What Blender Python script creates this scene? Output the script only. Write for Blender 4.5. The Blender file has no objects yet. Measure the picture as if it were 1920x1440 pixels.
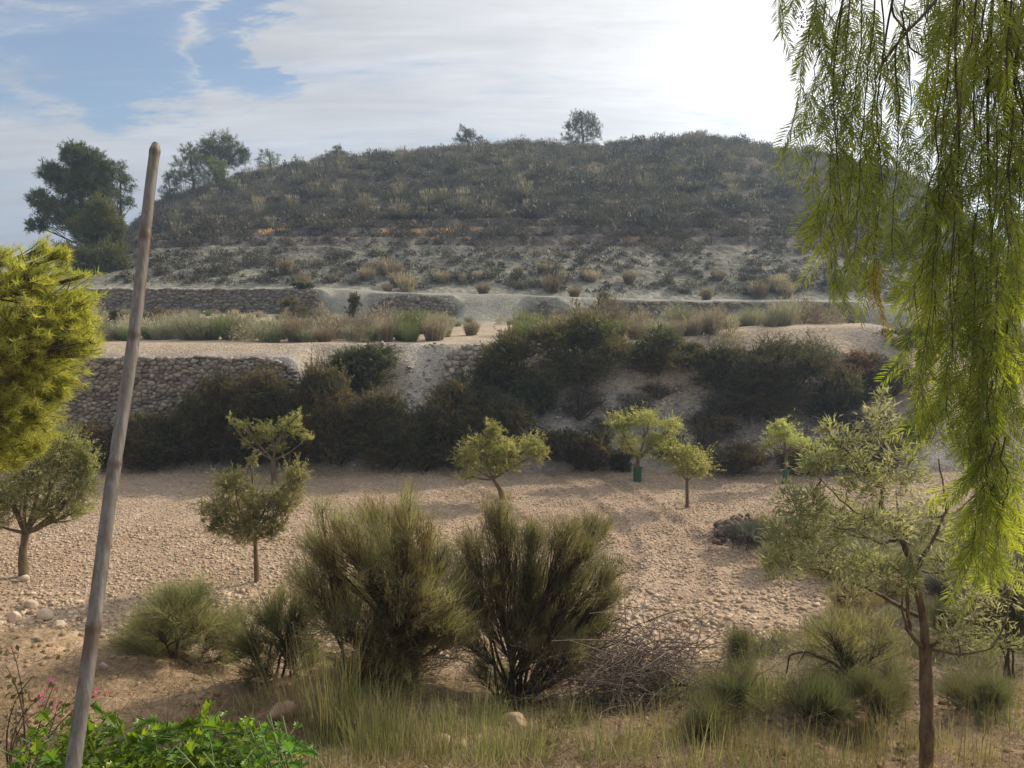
import bpy, math, random
import numpy as np
R = math.radians
rng = np.random.default_rng(7)
random.seed(7)
# ------------------------------------------------------------------ camera, sky, sun, exposure
CAM_Z, PITCH, F = 6.0, 7.7, 1478.0
SUN_AZ, SUN_EL = 58.0, 32.0
scene = bpy.context.scene
col = scene.collection
cd = bpy.data.cameras.new('camera'); cam = bpy.data.objects.new('camera', cd); col.objects.link(cam)
cam.location = (0, 0, CAM_Z); cam.rotation_euler = (R(90 - PITCH), 0, 0)
cd.sensor_width = 36; cd.lens = 36 * F / 1920; cd.clip_start = 0.05; cd.clip_end = 5000
scene.camera = cam
scene.view_settings.view_transform = 'Standard'; scene.view_settings.look = 'None'
scene.view_settings.exposure = 0.0; scene.view_settings.gamma = 1
cy = scene.cycles
cy.max_bounces = 7; cy.diffuse_bounces = 3; cy.glossy_bounces = 2; cy.transmission_bounces = 4
cy.transparent_max_bounces = 8; cy.volume_bounces = 0
cy.use_denoising = True
cy.sample_clamp_indirect = 6

SUN = np.array([math.sin(R(SUN_AZ)) * math.cos(R(SUN_EL)), math.cos(R(SUN_AZ)) * math.cos(R(SUN_EL)), math.sin(R(SUN_EL))])
ld = bpy.data.lights.new('sun', 'SUN'); ld.energy = 5.0; ld.angle = R(0.8); ld.color = (1.0, 0.86, 0.68)
lo = bpy.data.objects.new('sun', ld); col.objects.link(lo)
lo.rotation_euler = (R(90 - SUN_EL), 0, R(180 - SUN_AZ)); lo.location = (30, 20, 40)


class NT:
    """tiny node helper"""
    def __init__(s, tree):
        s.t = tree; s.n = tree.nodes; s.l = tree.links
    def new(s, typ, **kw):
        nd = s.n.new(typ)
        for k, v in kw.items():
            if k == 'inp':
                for a, b in v.items():
                    if isinstance(b, bpy.types.NodeSocket): s.l.new(b, nd.inputs[a])
                    else: nd.inputs[a].default_value = b
            else: setattr(nd, k, v)
        return nd
    def math(s, op, a, b=0.0, c=None, clamp=False):
        nd = s.n.new('ShaderNodeMath'); nd.operation = op; nd.use_clamp = clamp
        for i, v in enumerate((a, b) if c is None else (a, b, c)):
            if isinstance(v, bpy.types.NodeSocket): s.l.new(v, nd.inputs[i])
            else: nd.inputs[i].default_value = v
        return nd.outputs[0]
    def dot(s, a, v):
        nd = s.n.new('ShaderNodeVectorMath'); nd.operation = 'DOT_PRODUCT'; s.l.new(a, nd.inputs[0]); nd.inputs[1].default_value = v
        return nd.outputs['Value']
    def mix(s, f, a, b, typ='MIX'):
        nd = s.n.new('ShaderNodeMix'); nd.data_type = 'RGBA'; nd.blend_type = typ
        for i, v in ((0, f), (6, a), (7, b)):
            if isinstance(v, bpy.types.NodeSocket): s.l.new(v, nd.inputs[i])
            else: nd.inputs[i].default_value = v if i == 0 else (*v, 1) if len(v) == 3 else v
        return nd.outputs[2]
    def ramp(s, f, stops, interp='LINEAR'):
        nd = s.n.new('ShaderNodeValToRGB'); s.l.new(f, nd.inputs[0]); e = nd.color_ramp.elements
        nd.color_ramp.interpolation = interp
        while len(e) < len(stops): e.new(0.5)
        for i, (p, c) in enumerate(stops):
            e[i].position = p; e[i].color = (c, c, c, 1) if not hasattr(c, '__len__') else (*c, 1)
        return nd.outputs[0]
    def maprange(s, v, a, b, c=0.0, d=1.0, smooth=True):
        nd = s.n.new('ShaderNodeMapRange'); nd.interpolation_type = 'SMOOTHSTEP' if smooth else 'LINEAR'
        s.l.new(v, nd.inputs[0])
        for i, k in zip((1, 2, 3, 4), (a, b, c, d)): nd.inputs[i].default_value = k
        return nd.outputs[0]


def build_world():
    w = bpy.data.worlds.new('World'); scene.world = w; w.use_nodes = True
    n = NT(w.node_tree); n.n.clear()
    sky = n.new('ShaderNodeTexSky', sky_type='NISHITA', sun_disc=False, sun_elevation=R(SUN_EL), sun_rotation=R(SUN_AZ),
                altitude=300, air_density=1.0, dust_density=1.2, ozone_density=1.5)
    d = n.new('ShaderNodeTexCoord').outputs['Generated']
    sep = n.new('ShaderNodeSeparateXYZ', inp={0: d})
    z = n.math('MAXIMUM', sep.outputs[2], 0.0)
    k = n.math('ADD', z, 0.16)
    cx = n.math('DIVIDE', sep.outputs[0], k); cyy = n.math('DIVIDE', sep.outputs[1], k)
    cv = n.new('ShaderNodeCombineXYZ', inp={0: cx, 1: cyy, 2: 0.0}).outputs[0]
    mp = n.new('ShaderNodeMapping', inp={0: cv, 'Rotation': (0, 0, R(-18)), 'Scale': (0.55, 1.25, 1)}).outputs[0]
    n1 = n.new('ShaderNodeTexNoise', inp={'Vector': mp, 'Scale': 1.3, 'Detail': 10.0, 'Roughness': 0.58, 'Distortion': 0.35}).outputs[0]
    n2 = n.new('ShaderNodeTexNoise', inp={'Vector': mp, 'Scale': 0.75, 'Detail': 5.0, 'Roughness': 0.5, 'Distortion': 0.2}).outputs[0]
    n3 = n.new('ShaderNodeTexNoise', inp={'Vector': mp, 'Scale': 4.5, 'Detail': 8.0, 'Roughness': 0.65, 'Distortion': 0.6}).outputs[0]
    wn = n.new('ShaderNodeTexNoise', inp={'Vector': mp, 'Scale': 1.6, 'Detail': 9.0, 'Roughness': 0.66, 'Distortion': 0.5}).outputs['Color']
    wv_ = n.new('ShaderNodeVectorMath', operation='SUBTRACT', inp={0: wn, 1: (0.5, 0.5, 0.5)}).outputs[0]
    wv2 = n.new('ShaderNodeVectorMath', operation='MULTIPLY', inp={0: wv_, 1: (0.62, 0.40, 0.24)}).outputs[0]
    dw = n.new('ShaderNodeVectorMath', operation='NORMALIZE', inp={0: n.new('ShaderNodeVectorMath', operation='ADD', inp={0: d, 1: wv2}).outputs[0]}).outputs[0]
    def hole(az, el, inner, outer):
        v = (math.sin(R(az)) * math.cos(R(el)), math.cos(R(az)) * math.cos(R(el)), math.sin(R(el)))
        return n.maprange(n.dot(dw, v), math.cos(R(outer)), math.cos(R(inner)))
    # blue gaps in the cloud sheet, to the left of the view
    h = n.math('MAXIMUM', hole(-27, 13.6, 1.2, 5.4), hole(-19.5, 13.8, 0.8, 3.9))
    h = n.math('MAXIMUM', h, hole(-33, 12.6, 1.0, 5.0)); h = n.math('MAXIMUM', h, n.math('MULTIPLY', hole(-34, 24, 2, 9), .6))
    h = n.math('MAXIMUM', h, n.math('MULTIPLY', hole(-75, 35, 5, 30), .7))
    wv = n.math('MULTIPLY', n.math('SUBTRACT', n1, 0.5), 3.2)
    wv = n.math('ADD', wv, n.math('MULTIPLY', n.math('SUBTRACT', n3, 0.5), 1.1))
    cov = n.math('ADD', n.math('SUBTRACT', 1.12, n.math('MULTIPLY', h, 1.05)), wv)
    cov = n.math('ADD', cov, n.math('MULTIPLY', n.math('SUBTRACT', n.new('ShaderNodeTexNoise', inp={'Vector': mp, 'Scale': 9.0, 'Detail': 8.0, 'Roughness': 0.7, 'Distortion': 1.2}).outputs[0], 0.5), 0.9))
    cov = n.maprange(cov, -0.10, 1.15, 0.24, 1.0)
    sund = n.dot(d, tuple(SUN))
    bright = n.ramp(sund, [(0.0, 0.62), (0.20, 0.68), (0.45, 0.80), (0.56, 0.93), (0.66, 1.10), (0.76, 1.40), (1.0, 1.9)])
    dn = n.maprange(n2, 0.38, 0.62, 0.86, 1.07)
    mp4 = n.new('ShaderNodeMapping', inp={0: cv, 'Rotation': (0, 0, R(-24)), 'Scale': (0.9, 4.2, 1)}).outputs[0]
    n4 = n.new('ShaderNodeTexNoise', inp={'Vector': mp4, 'Scale': 1.5, 'Detail': 9.0, 'Roughness': 0.62, 'Distortion': 0.8}).outputs[0]
    dn = n.math('MULTIPLY', dn, n.maprange(n4, 0.30, 0.70, 0.92, 1.05))
    dn = n.math('MULTIPLY', dn, n.maprange(n3, 0.3, 0.7, 0.96, 1.04))
    b = n.math('MULTIPLY', bright, dn)
    zc = n.maprange(sep.outputs[2], 0.0, 0.30, 0.0, 1.0, False)
    tint = n.mix(n.maprange(sund, 0.45, 0.85), (0.985, 0.99, 1.02), (1.03, 1.0, 0.96))
    cloud = n.mix(1.0, tint, b, 'MULTIPLY')
    cloud = n.mix(1.0, cloud, (10, 10, 10), 'MULTIPLY')
    skyc = n.mix(1.0, sky.outputs[0], (0.88, 1.12, 1.32), 'MULTIPLY')
    c = n.mix(cov, skyc, cloud)
    bg = n.new('ShaderNodeBackground', inp={0: c, 1: 0.1})
    out = n.new('ShaderNodeOutputWorld'); n.l.new(bg.outputs[0], out.inputs[0])
build_world()

# ------------------------------------------------------------------ projection, noise and mesh helpers
cp, sp = math.cos(R(PITCH)), math.sin(R(PITCH))
def at(px, py, D):
    """point in the world seen at a place of the photo, D metres ahead"""
    v = np.array([px - 960.0, F * cp + (720 - py) * sp, (720 - py) * cp - F * sp]); v = v / v[1] * D
    return np.array([v[0], v[1], CAM_Z + v[2]])
def m_per_px(D): return D / F
def sst(a, b, x):
    t = np.clip((x - a) / (b - a), 0, 1); return t * t * (3 - 2 * t)
def _hash(ix, iy, s):
    h = (ix.astype(np.int64) * 374761393 + iy.astype(np.int64) * 668265263 + s * 2147483647) & 0xffffffff
    h = ((h ^ (h >> 13)) * 1274126177) & 0xffffffff
    return ((h ^ (h >> 16)) & 0xffff) / 65535.0
def vnoise(x, y, s=0):
    x = np.asarray(x, float); y = np.asarray(y, float)
    ix = np.floor(x); iy = np.floor(y); fx = x - ix; fy = y - iy
    fx = fx * fx * (3 - 2 * fx); fy = fy * fy * (3 - 2 * fy)
    a = _hash(ix, iy, s); b = _hash(ix + 1, iy, s); c = _hash(ix, iy + 1, s); d = _hash(ix + 1, iy + 1, s)
    return (a * (1 - fx) + b * fx) * (1 - fy) + (c * (1 - fx) + d * fx) * fy - 0.5
def fbm(x, y, oct=4, s=0):
    t = 0; a = 1.0
    for i in range(oct):
        t = t + a * vnoise(x * 2 ** i + 17 * i, y * 2 ** i - 9 * i, s + i); a *= 0.5
    return t
def nrm(v): return v / (np.linalg.norm(v, axis=-1, keepdims=True) + 1e-9)
def rvec(n): return nrm(rng.normal(size=(n, 3)))
def perp(d):
    return nrm(np.cross(d, rvec(len(d)) + 1e-6))

class MB:
    def __init__(s): s.v = []; s.q = []; s.t = []; s.qm = []; s.tm = []; s.nv = 0; s.c = []
    def add(s, V, Q=None, T=None, m=0, c=None):
        V = np.asarray(V, float).reshape(-1, 3)
        if Q is not None and len(Q): Q = np.asarray(Q) + s.nv; s.q.append(Q); s.qm.append(np.full(len(Q), m))
        if T is not None and len(T): T = np.asarray(T) + s.nv; s.t.append(T); s.tm.append(np.full(len(T), m))
        s.v.append(V); s.nv += len(V); s.c.append(c)
        return s
    def tubes(s, P, Rd, k=5, m=0, cap=False):
        P = np.asarray(P, float); Rd = np.asarray(Rd, float)
        if P.ndim == 2: P = P[None]; Rd = Rd[None]
        N, M, _ = P.shape
        if N == 0: return s
        T = np.gradient(P, axis=1); T = nrm(T)
        ref = np.where(np.abs(T[:, :1, 2:3]) > 0.8, np.array([[[1., 0, 0]]]), np.array([[[0, 0, 1.]]]))
        A = nrm(np.cross(T, np.broadcast_to(ref, T.shape))); B = np.cross(T, A)
        an = np.linspace(0, 2 * np.pi, k, endpoint=False)
        V = P[:, :, None] + Rd[:, :, None, None] * (np.cos(an)[None, None, :, None] * A[:, :, None] + np.sin(an)[None, None, :, None] * B[:, :, None])
        i = np.arange(N)[:, None, None] * M * k; j = np.arange(M - 1)[None, :, None] * k; a = np.arange(k)[None, None, :]
        a2 = (a + 1) % k
        Q = np.stack([i + j + a, i + j + a2, i + j + k + a2, i + j + k + a], -1).reshape(-1, 4)
        s.add(V, Q, m=m)
        if cap:
            for e in range(N):
                o = s.nv; s.add(np.vstack([V[e, -1], P[e, -1][None]]), T=[(x, (x + 1) % k, k) for x in range(k)], m=m)
        return s
    def kites(s, P, D, L, W, m=0, nrml=None, fat=0.42):
        """flat leaf shapes: one quad each"""
        n = len(P)
        if n == 0: return s
        L = np.broadcast_to(np.asarray(L, float), (n,))[:, None]; W = np.broadcast_to(np.asarray(W, float), (n,))[:, None]
        S = perp(D) if nrml is None else nrm(np.cross(D, nrml))
        V = np.stack([P, P + D * L * fat + S * W * .5, P + D * L, P + D * L * fat - S * W * .5], 1)
        s.add(V, np.arange(n * 4).reshape(n, 4), m=m); return s
    def blades(s, P, D, L, W, bend, m=0, seg=2):
        """thin blades bending by the vector bend"""
        n = len(P)
        if n == 0: return s
        L = np.broadcast_to(np.asarray(L, float), (n,))[:, None]; W = np.broadcast_to(np.asarray(W, float), (n,))[:, None]
        S = perp(D); rows = []
        for i in range(seg + 1):
            t = i / seg; c = P + D * L * t + bend * (t * t); w = W * (1 - .85 * t) * .5
            rows += [c - S * w, c + S * w]
        V = np.stack(rows, 1); k = 2 * (seg + 1)
        Q = np.concatenate([np.arange(n)[:, None] * k + np.array([[2 * i, 2 * i + 1, 2 * i + 3, 2 * i + 2]]) for i in range(seg)])
        s.add(V, Q, m=m); return s
    def build(s, name, mats, parent=None, smooth=False, attr=None):
        me = bpy.data.meshes.new(name)
        V = np.concatenate(s.v) if s.v else np.zeros((0, 3))
        q = np.concatenate(s.q) if s.q else np.zeros((0, 4), int); t = np.concatenate(s.t) if s.t else np.zeros((0, 3), int)
        mi = np.concatenate(([np.concatenate(s.qm)] if s.q else []) + ([np.concatenate(s.tm)] if s.t else []))
        me.vertices.add(len(V)); me.vertices.foreach_set('co', V.astype(np.float32).ravel())
        me.loops.add(q.size + t.size); me.loops.foreach_set('vertex_index', np.concatenate([q.ravel(), t.ravel()]).astype(np.int32))
        me.polygons.add(len(q) + len(t))
        me.polygons.foreach_set('loop_start', np.concatenate([np.arange(len(q)) * 4, q.size + np.arange(len(t)) * 3]).astype(np.int32))
        if not isinstance(mats, (list, tuple)): mats = [mats]
        for m in mats: me.materials.append(m)
        me.polygons.foreach_set('material_index', mi.astype(np.int32))
        if smooth: me.polygons.foreach_set('use_smooth', np.ones(len(q) + len(t), bool))
        if attr is not None:
            a = me.color_attributes.new('Col', 'FLOAT_COLOR', 'POINT'); a.data.foreach_set('color', attr.astype(np.float32).ravel())
        me.update(calc_edges=True)
        o = bpy.data.objects.new(name, me); col.objects.link(o)
        if parent is not None: o.parent = parent
        return o
def tag(o, label=None, cat=None, group=None, kind=None):
    if label: o['label'] = label
    if cat: o['category'] = cat
    if group: o['group'] = group
    if kind: o['kind'] = kind
    return o
def empty(name, loc, label=None, cat=None, group=None):
    o = bpy.data.objects.new(name, None); col.objects.link(o); o.location = tuple(loc); o.empty_display_size = .2
    return tag(o, label, cat, group)
def copy_thing(o, loc, rz=0, sc=1.0, label=None, group=None, tilt=(0, 0)):
    c = o.copy(); col.objects.link(c); c.location = tuple(loc); c.rotation_euler = (tilt[0], tilt[1], rz)
    c.scale = (sc, sc, sc) if not hasattr(sc, '__len__') else sc
    for ch in o.children:
        k = ch.copy(); col.objects.link(k); k.parent = c
    if label: c['label'] = label
    if group: c['group'] = group
    return c

# ------------------------------------------------------------------ materials
def newmat(name):
    m = bpy.data.materials.new(name); m.use_nodes = True; n = NT(m.node_tree); n.n.clear()
    out = n.new('ShaderNodeOutputMaterial'); return m, n, out
def leafmat(name, cols, trans=.35, tcol=None, rough=.5, nscale=2.0, alt=None, altr=(.45, .62), spec=.3):
    m, n, out = newmat(name)
    rnd = n.new('ShaderNodeNewGeometry').outputs['Random Per Island']
    c = n.ramp(rnd, [(i / max(1, len(cols) - 1), x) for i, x in enumerate(cols)])
    tc = n.new('ShaderNodeTexCoord').outputs['Object']
    if alt is not None:
        oi = n.new('ShaderNodeObjectInfo').outputs['Random']
        nz = n.new('ShaderNodeTexNoise', noise_dimensions='4D', inp={'Vector': tc, 'W': n.math('MULTIPLY', oi, 20.0), 'Scale': nscale, 'Detail': 3.0})
        c = n.mix(n.maprange(nz.outputs[0], altr[0], altr[1]), c, alt)
    oi2 = n.new('ShaderNodeObjectInfo').outputs['Random']
    hs = n.new('ShaderNodeHueSaturation', inp={'Hue': n.math('ADD', n.math('MULTIPLY', oi2, .03), .485), 'Value': n.math('ADD', n.math('MULTIPLY', oi2, .3), .85), 'Color': c}).outputs[0]
    p = n.new('ShaderNodeBsdfPrincipled', inp={'Base Color': hs, 'Roughness': rough, 'Specular IOR Level': spec})
    tr = n.new('ShaderNodeBsdfTranslucent', inp={'Color': n.mix(1.0, hs, tcol or (1.3, 1.4, .8), 'MULTIPLY')})
    mx = n.new('ShaderNodeMixShader', inp={0: trans, 1: p.outputs[0], 2: tr.outputs[0]})
    n.l.new(mx.outputs[0], out.inputs[0]); return m
def barkmat(name, c1, c2, scale=14, bump=.4):
    m, n, out = newmat(name)
    tc = n.new('ShaderNodeTexCoord').outputs['Object']
    mp = n.new('ShaderNodeMapping', inp={0: tc, 'Scale': (1, 1, .3)}).outputs[0]
    nz = n.new('ShaderNodeTexNoise', inp={'Vector': mp, 'Scale': scale, 'Detail': 6.0, 'Roughness': .65}).outputs[0]
    c = n.ramp(nz, [(.3, c1), (.7, c2)])
    bp = n.new('ShaderNodeBump', inp={'Strength': bump, 'Distance': .02, 'Height': nz})
    p = n.new('ShaderNodeBsdfPrincipled', inp={'Base Color': c, 'Roughness': .9, 'Normal': bp.outputs[0], 'Specular IOR Level': .2})
    n.l.new(p.outputs[0], out.inputs[0]); return m
def rockmat(name, cols, scale=3, bump=.5, spread=True):
    m, n, out = newmat(name)
    rnd = n.new('ShaderNodeNewGeometry').outputs['Random Per Island']
    tc = n.new('ShaderNodeTexCoord').outputs['Object']
    nz = n.new('ShaderNodeTexNoise', inp={'Vector': tc, 'Scale': scale * 4, 'Detail': 8.0, 'Roughness': .7}).outputs[0]
    nl = n.new('ShaderNodeTexNoise', inp={'Vector': tc, 'Scale': scale, 'Detail': 2.0}).outputs[0]
    f = n.math('ADD', n.math('MULTIPLY', rnd, .6 if spread else .15), n.math('MULTIPLY', nz, .6))
    f = n.math('ADD', f, n.math('MULTIPLY', n.math('SUBTRACT', nl, .5), .5))
    c = n.ramp(f, [(.15 + .7 * i / (len(cols) - 1), x) for i, x in enumerate(cols)])
    bp = n.new('ShaderNodeBump', inp={'Strength': bump, 'Distance': .015, 'Height': nz})
    p = n.new('ShaderNodeBsdfPrincipled', inp={'Base Color': c, 'Roughness': .95, 'Normal': bp.outputs[0], 'Specular IOR Level': .15})
    n.l.new(p.outputs[0], out.inputs[0]); return m
def soilmat(name, scale, bump, dist, peb=8.0):
    m, n, out = newmat(name)
    a = n.new('ShaderNodeAttribute', attribute_name='Col').outputs['Color']
    tc = n.new('ShaderNodeTexCoord').outputs['Object']
    n1 = n.new('ShaderNodeTexNoise', inp={'Vector': tc, 'Scale': scale, 'Detail': 10.0, 'Roughness': .68}).outputs[0]
    n2 = n.new('ShaderNodeTexNoise', inp={'Vector': tc, 'Scale': scale * .12, 'Detail': 5.0, 'Roughness': .6}).outputs[0]
    v = n.new('ShaderNodeTexVoronoi', feature='SMOOTH_F1', inp={'Vector': tc, 'Scale': peb, 'Randomness': 1.0, 'Smoothness': .4})
    vc = n.new('ShaderNodeTexVoronoi', inp={'Vector': tc, 'Scale': peb}).outputs['Color']
    k = n.math('MULTIPLY', n.maprange(n1, .25, .75, .72, 1.25), n.maprange(n2, .3, .7, .86, 1.12))
    k = n.math('MULTIPLY', k, n.maprange(n.new('ShaderNodeSeparateColor', inp={0: vc}).outputs[0], 0, 1, .85, 1.15, False))
    c = n.mix(1.0, a, k, 'MULTIPLY')
    hgt = n.math('ADD', n.math('MULTIPLY', n.math('SUBTRACT', 1.0, v.outputs[0]), .6), n1)
    bp = n.new('ShaderNodeBump', inp={'Strength': bump, 'Distance': dist, 'Height': hgt})
    p = n.new('ShaderNodeBsdfPrincipled', inp={'Base Color': c, 'Roughness': .97, 'Normal': bp.outputs[0], 'Specular IOR Level': .1})
    n.l.new(p.outputs[0], out.inputs[0]); return m

M = {}
M['soil'] = soilmat('field_soil', 9, .9, .05, 14)
M['hill'] = soilmat('hill_soil', 1.6, 1.0, .35, 2.2)
M['olive'] = leafmat('olive_leaf', [(.20, .205, .11), (.38, .37, .18), (.52, .50, .27)], .62, alt=(.22, .23, .08), nscale=1.6, rough=.42, tcol=(1.3, 1.34, .8))
M['olive_y'] = leafmat('olive_leaf_yellowish', [(.33, .33, .16), (.52, .51, .22), (.64, .62, .30)], .66, alt=(.27, .29, .08), nscale=1.6, rough=.45, tcol=(1.3, 1.34, .8))
M['olive_n'] = leafmat('olive_leaf_near', [(.24, .22, .14), (.38, .345, .22), (.53, .48, .34)], .42, alt=(.25, .25, .13), nscale=2.2, rough=.5, spec=.3)
M['obark'] = barkmat('olive_bark', (.075, .055, .035), (.22, .165, .10))
M['obark_n'] = barkmat('olive_bark_brown', (.07, .05, .032), (.22, .165, .105), 26, .8)
M['pbark'] = barkmat('pine_bark', (.06, .045, .035), (.2, .15, .11), 8)
M['twig'] = barkmat('grey_twig', (.085, .066, .052), (.25, .20, .165), 20)
M['darktwig'] = barkmat('dark_twig', (.04, .03, .022), (.13, .095, .065), 20)
M['pine_far'] = leafmat('pine_far', [(.045, .065, .04), (.08, .105, .05), (.13, .155, .065)], .32, alt=(.12, .14, .05), nscale=.35)
M['pine_y'] = leafmat('pine_yellowish', [(.07, .09, .03), (.12, .14, .045), (.18, .19, .06)], .3, alt=(.15, .16, .04), nscale=.4)
M['pine_near'] = leafmat('pine_near', [(.30, .33, .08), (.44, .455, .13), (.58, .55, .20)], .66, alt=(.50, .40, .12), nscale=1.1, altr=(.58, .72), tcol=(1.45, 1.5, .7))
M['bush_d'] = leafmat('bush_dark', [(.055, .066, .036), (.095, .105, .053), (.16, .16, .08)], .4, alt=(.15, .115, .055), nscale=1.3)
M['bush_g'] = leafmat('bush_grey_green', [(.075, .088, .055), (.13, .14, .08), (.19, .20, .12)], .36, alt=(.07, .085, .04), nscale=.9)
M['bush_b'] = leafmat('bush_brown', [(.095, .075, .045), (.175, .13, .07), (.27, .195, .10)], .4, alt=(.07, .075, .04), nscale=1.0)
M['bush_r'] = leafmat('bush_reddish', [(.13, .08, .06), (.22, .125, .09), (.30, .18, .13)], .36, alt=(.12, .10, .08), nscale=1.0)
M['tip'] = leafmat('golden_tip', [(.13, .11, .035), (.2, .17, .05), (.28, .2, .06)], .35)
M['broom'] = leafmat('broom_green', [(.165, .165, .085), (.29, .27, .145), (.43, .385, .24)], .5, alt=(.24, .18, .09), nscale=1.8)
M['broom_dk'] = leafmat('broom_dark', [(.145, .13, .072), (.255, .225, .125), (.39, .33, .19)], .5, alt=(.12, .125, .06), nscale=1.8)
M['tuft_dk'] = leafmat('tuft_dark', [(.075, .085, .045), (.13, .14, .07), (.21, .205, .11)], .35, alt=(.15, .13, .07), nscale=2)
M['rush'] = leafmat('rush_stem', [(.18, .17, .085), (.30, .27, .14), (.43, .38, .22)], .35, alt=(.13, .15, .06), nscale=2.5)
M['straw'] = leafmat('dry_straw', [(.22, .17, .09), (.34, .27, .15), (.45, .38, .24)], .3)
M['tuft_p'] = leafmat('tuft_pale', [(.25, .245, .19), (.37, .35, .28), (.48, .45, .36)], .3, alt=(.18, .19, .12), nscale=.6)
M['tuft_k'] = leafmat('tuft_pinkish', [(.24, .20, .165), (.36, .30, .25), (.47, .40, .33)], .3, alt=(.2, .15, .12), nscale=.6)
M['tuft_g'] = leafmat('tuft_green', [(.11, .135, .06), (.17, .20, .085), (.24, .26, .12)], .3)
M['esp'] = leafmat('esparto', [(.08, .077, .07), (.135, .125, .108), (.20, .18, .145)], .3, alt=(.095, .10, .09), nscale=.5)
M['espt'] = leafmat('esparto_stalk', [(.20, .175, .145), (.28, .24, .195), (.36, .31, .25)], .36)
M['scrub_d'] = leafmat('scrub_dark', [(.036, .040, .044), (.058, .058, .058), (.092, .086, .078)], .2, alt=(.085, .075, .06), nscale=.4)
M['scrub_b'] = leafmat('scrub_brownish', [(.07, .062, .055), (.115, .10, .085), (.16, .14, .11)], .2, alt=(.09, .09, .06), nscale=.4)
M['pepper'] = leafmat('pepper_leaf', [(.10, .13, .05), (.175, .205, .065), (.28, .295, .08)], .62, alt=(.27, .295, .07), nscale=3.2, altr=(.50, .64), tcol=(2.0, 1.9, .5), rough=.4)
M['pepper_red'] = leafmat('pepper_leaf_reddish', [(.30, .10, .06), (.40, .30, .05), (.36, .36, .06), (.25, .3, .05)], .5, tcol=(1.5, 1.1, .6))
M['pepbark'] = barkmat('pepper_twig', (.04, .03, .022), (.12, .09, .065), 30)
M['berry'] = leafmat('berry', [(.10, .06, .03), (.2, .10, .05)], .0)
M['wallstone'] = rockmat('wall_stone', [(.10, .085, .068), (.19, .16, .13), (.27, .235, .19), (.38, .33, .265)], 2.0, .9)
M['wallfar'] = rockmat('wall_stone_far', [(.12, .105, .085), (.19, .17, .14), (.26, .235, .195)], 1.5)
M['wallgap'] = barkmat('wall_shadow_core', (.07, .055, .04), (.12, .095, .07), 6)
M['gravel'] = rockmat('gravel_stone', [(.22, .155, .10), (.35, .255, .17), (.44, .335, .235), (.55, .45, .34)], 1.2)
M['slope_stone'] = rockmat('slope_stone', [(.16, .10, .06), (.26, .175, .11), (.36, .26, .18)], 3.0)
M['palerock'] = rockmat('pale_rock', [(.20, .185, .165), (.32, .30, .265), (.45, .42, .37)], 1.5)
M['clod'] = rockmat('dark_clod', [(.10, .07, .055), (.16, .115, .09), (.22, .165, .13)], 3.0)
M['boulder'] = rockmat('boulder', [(.30, .19, .12), (.42, .31, .22), (.52, .43, .34)], 2.5, .8, False)

# ------------------------------------------------------------------ the shape of the land
def X_of(px, D, py=640): return at(px, py, D)[0]
def T1(x, y=28): return 3.74 + .50 * sst(3, 12, x) * (1 - sst(30, 34, y)) - 1.9 * sst(13.3, 17.5, x)
def T2(x): return 5.40 - .30 * sst(-11, -3, x) - .32 * sst(-2, 10, x) - 1.2 * sst(18, 26, x)
_bx_y = np.array([0, 9.5, 11, 12.5, 14.5, 17, 18.4, 19.0, 19.4]); _bx_x = np.array([1.5, 2.2, 3.0, 4.9, 6.5, 5.15, 4.95, 6.2, 9.5])
def rough_mask(x, y):
    bx = np.interp(y, _bx_y, _bx_x) + .35 * vnoise(x * .9, y * .9, 5)
    return sst(0, .5, x - bx) * (1 - sst(19.0, 19.6, y))
CR_PX = [(-200, 560), (60, 520), (160, 500), (230, 452), (262, 412), (300, 378), (350, 362), (400, 345), (450, 330), (500, 322), (560, 310), (600, 298), (700, 290), (780, 282), (850, 275), (1000, 272), (1100, 268),
         (1200, 262), (1320, 259), (1400, 264), (1480, 276), (1560, 291), (1650, 318), (1700, 338), (1760, 372), (1830, 430), (1930, 500), (2200, 540)]
YC = 95.0
_cx = np.array([at(a, b, YC)[0] for a, b in CR_PX]); _cz = np.array([at(a, b, YC)[2] - .4 for a, b in CR_PX])
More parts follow.
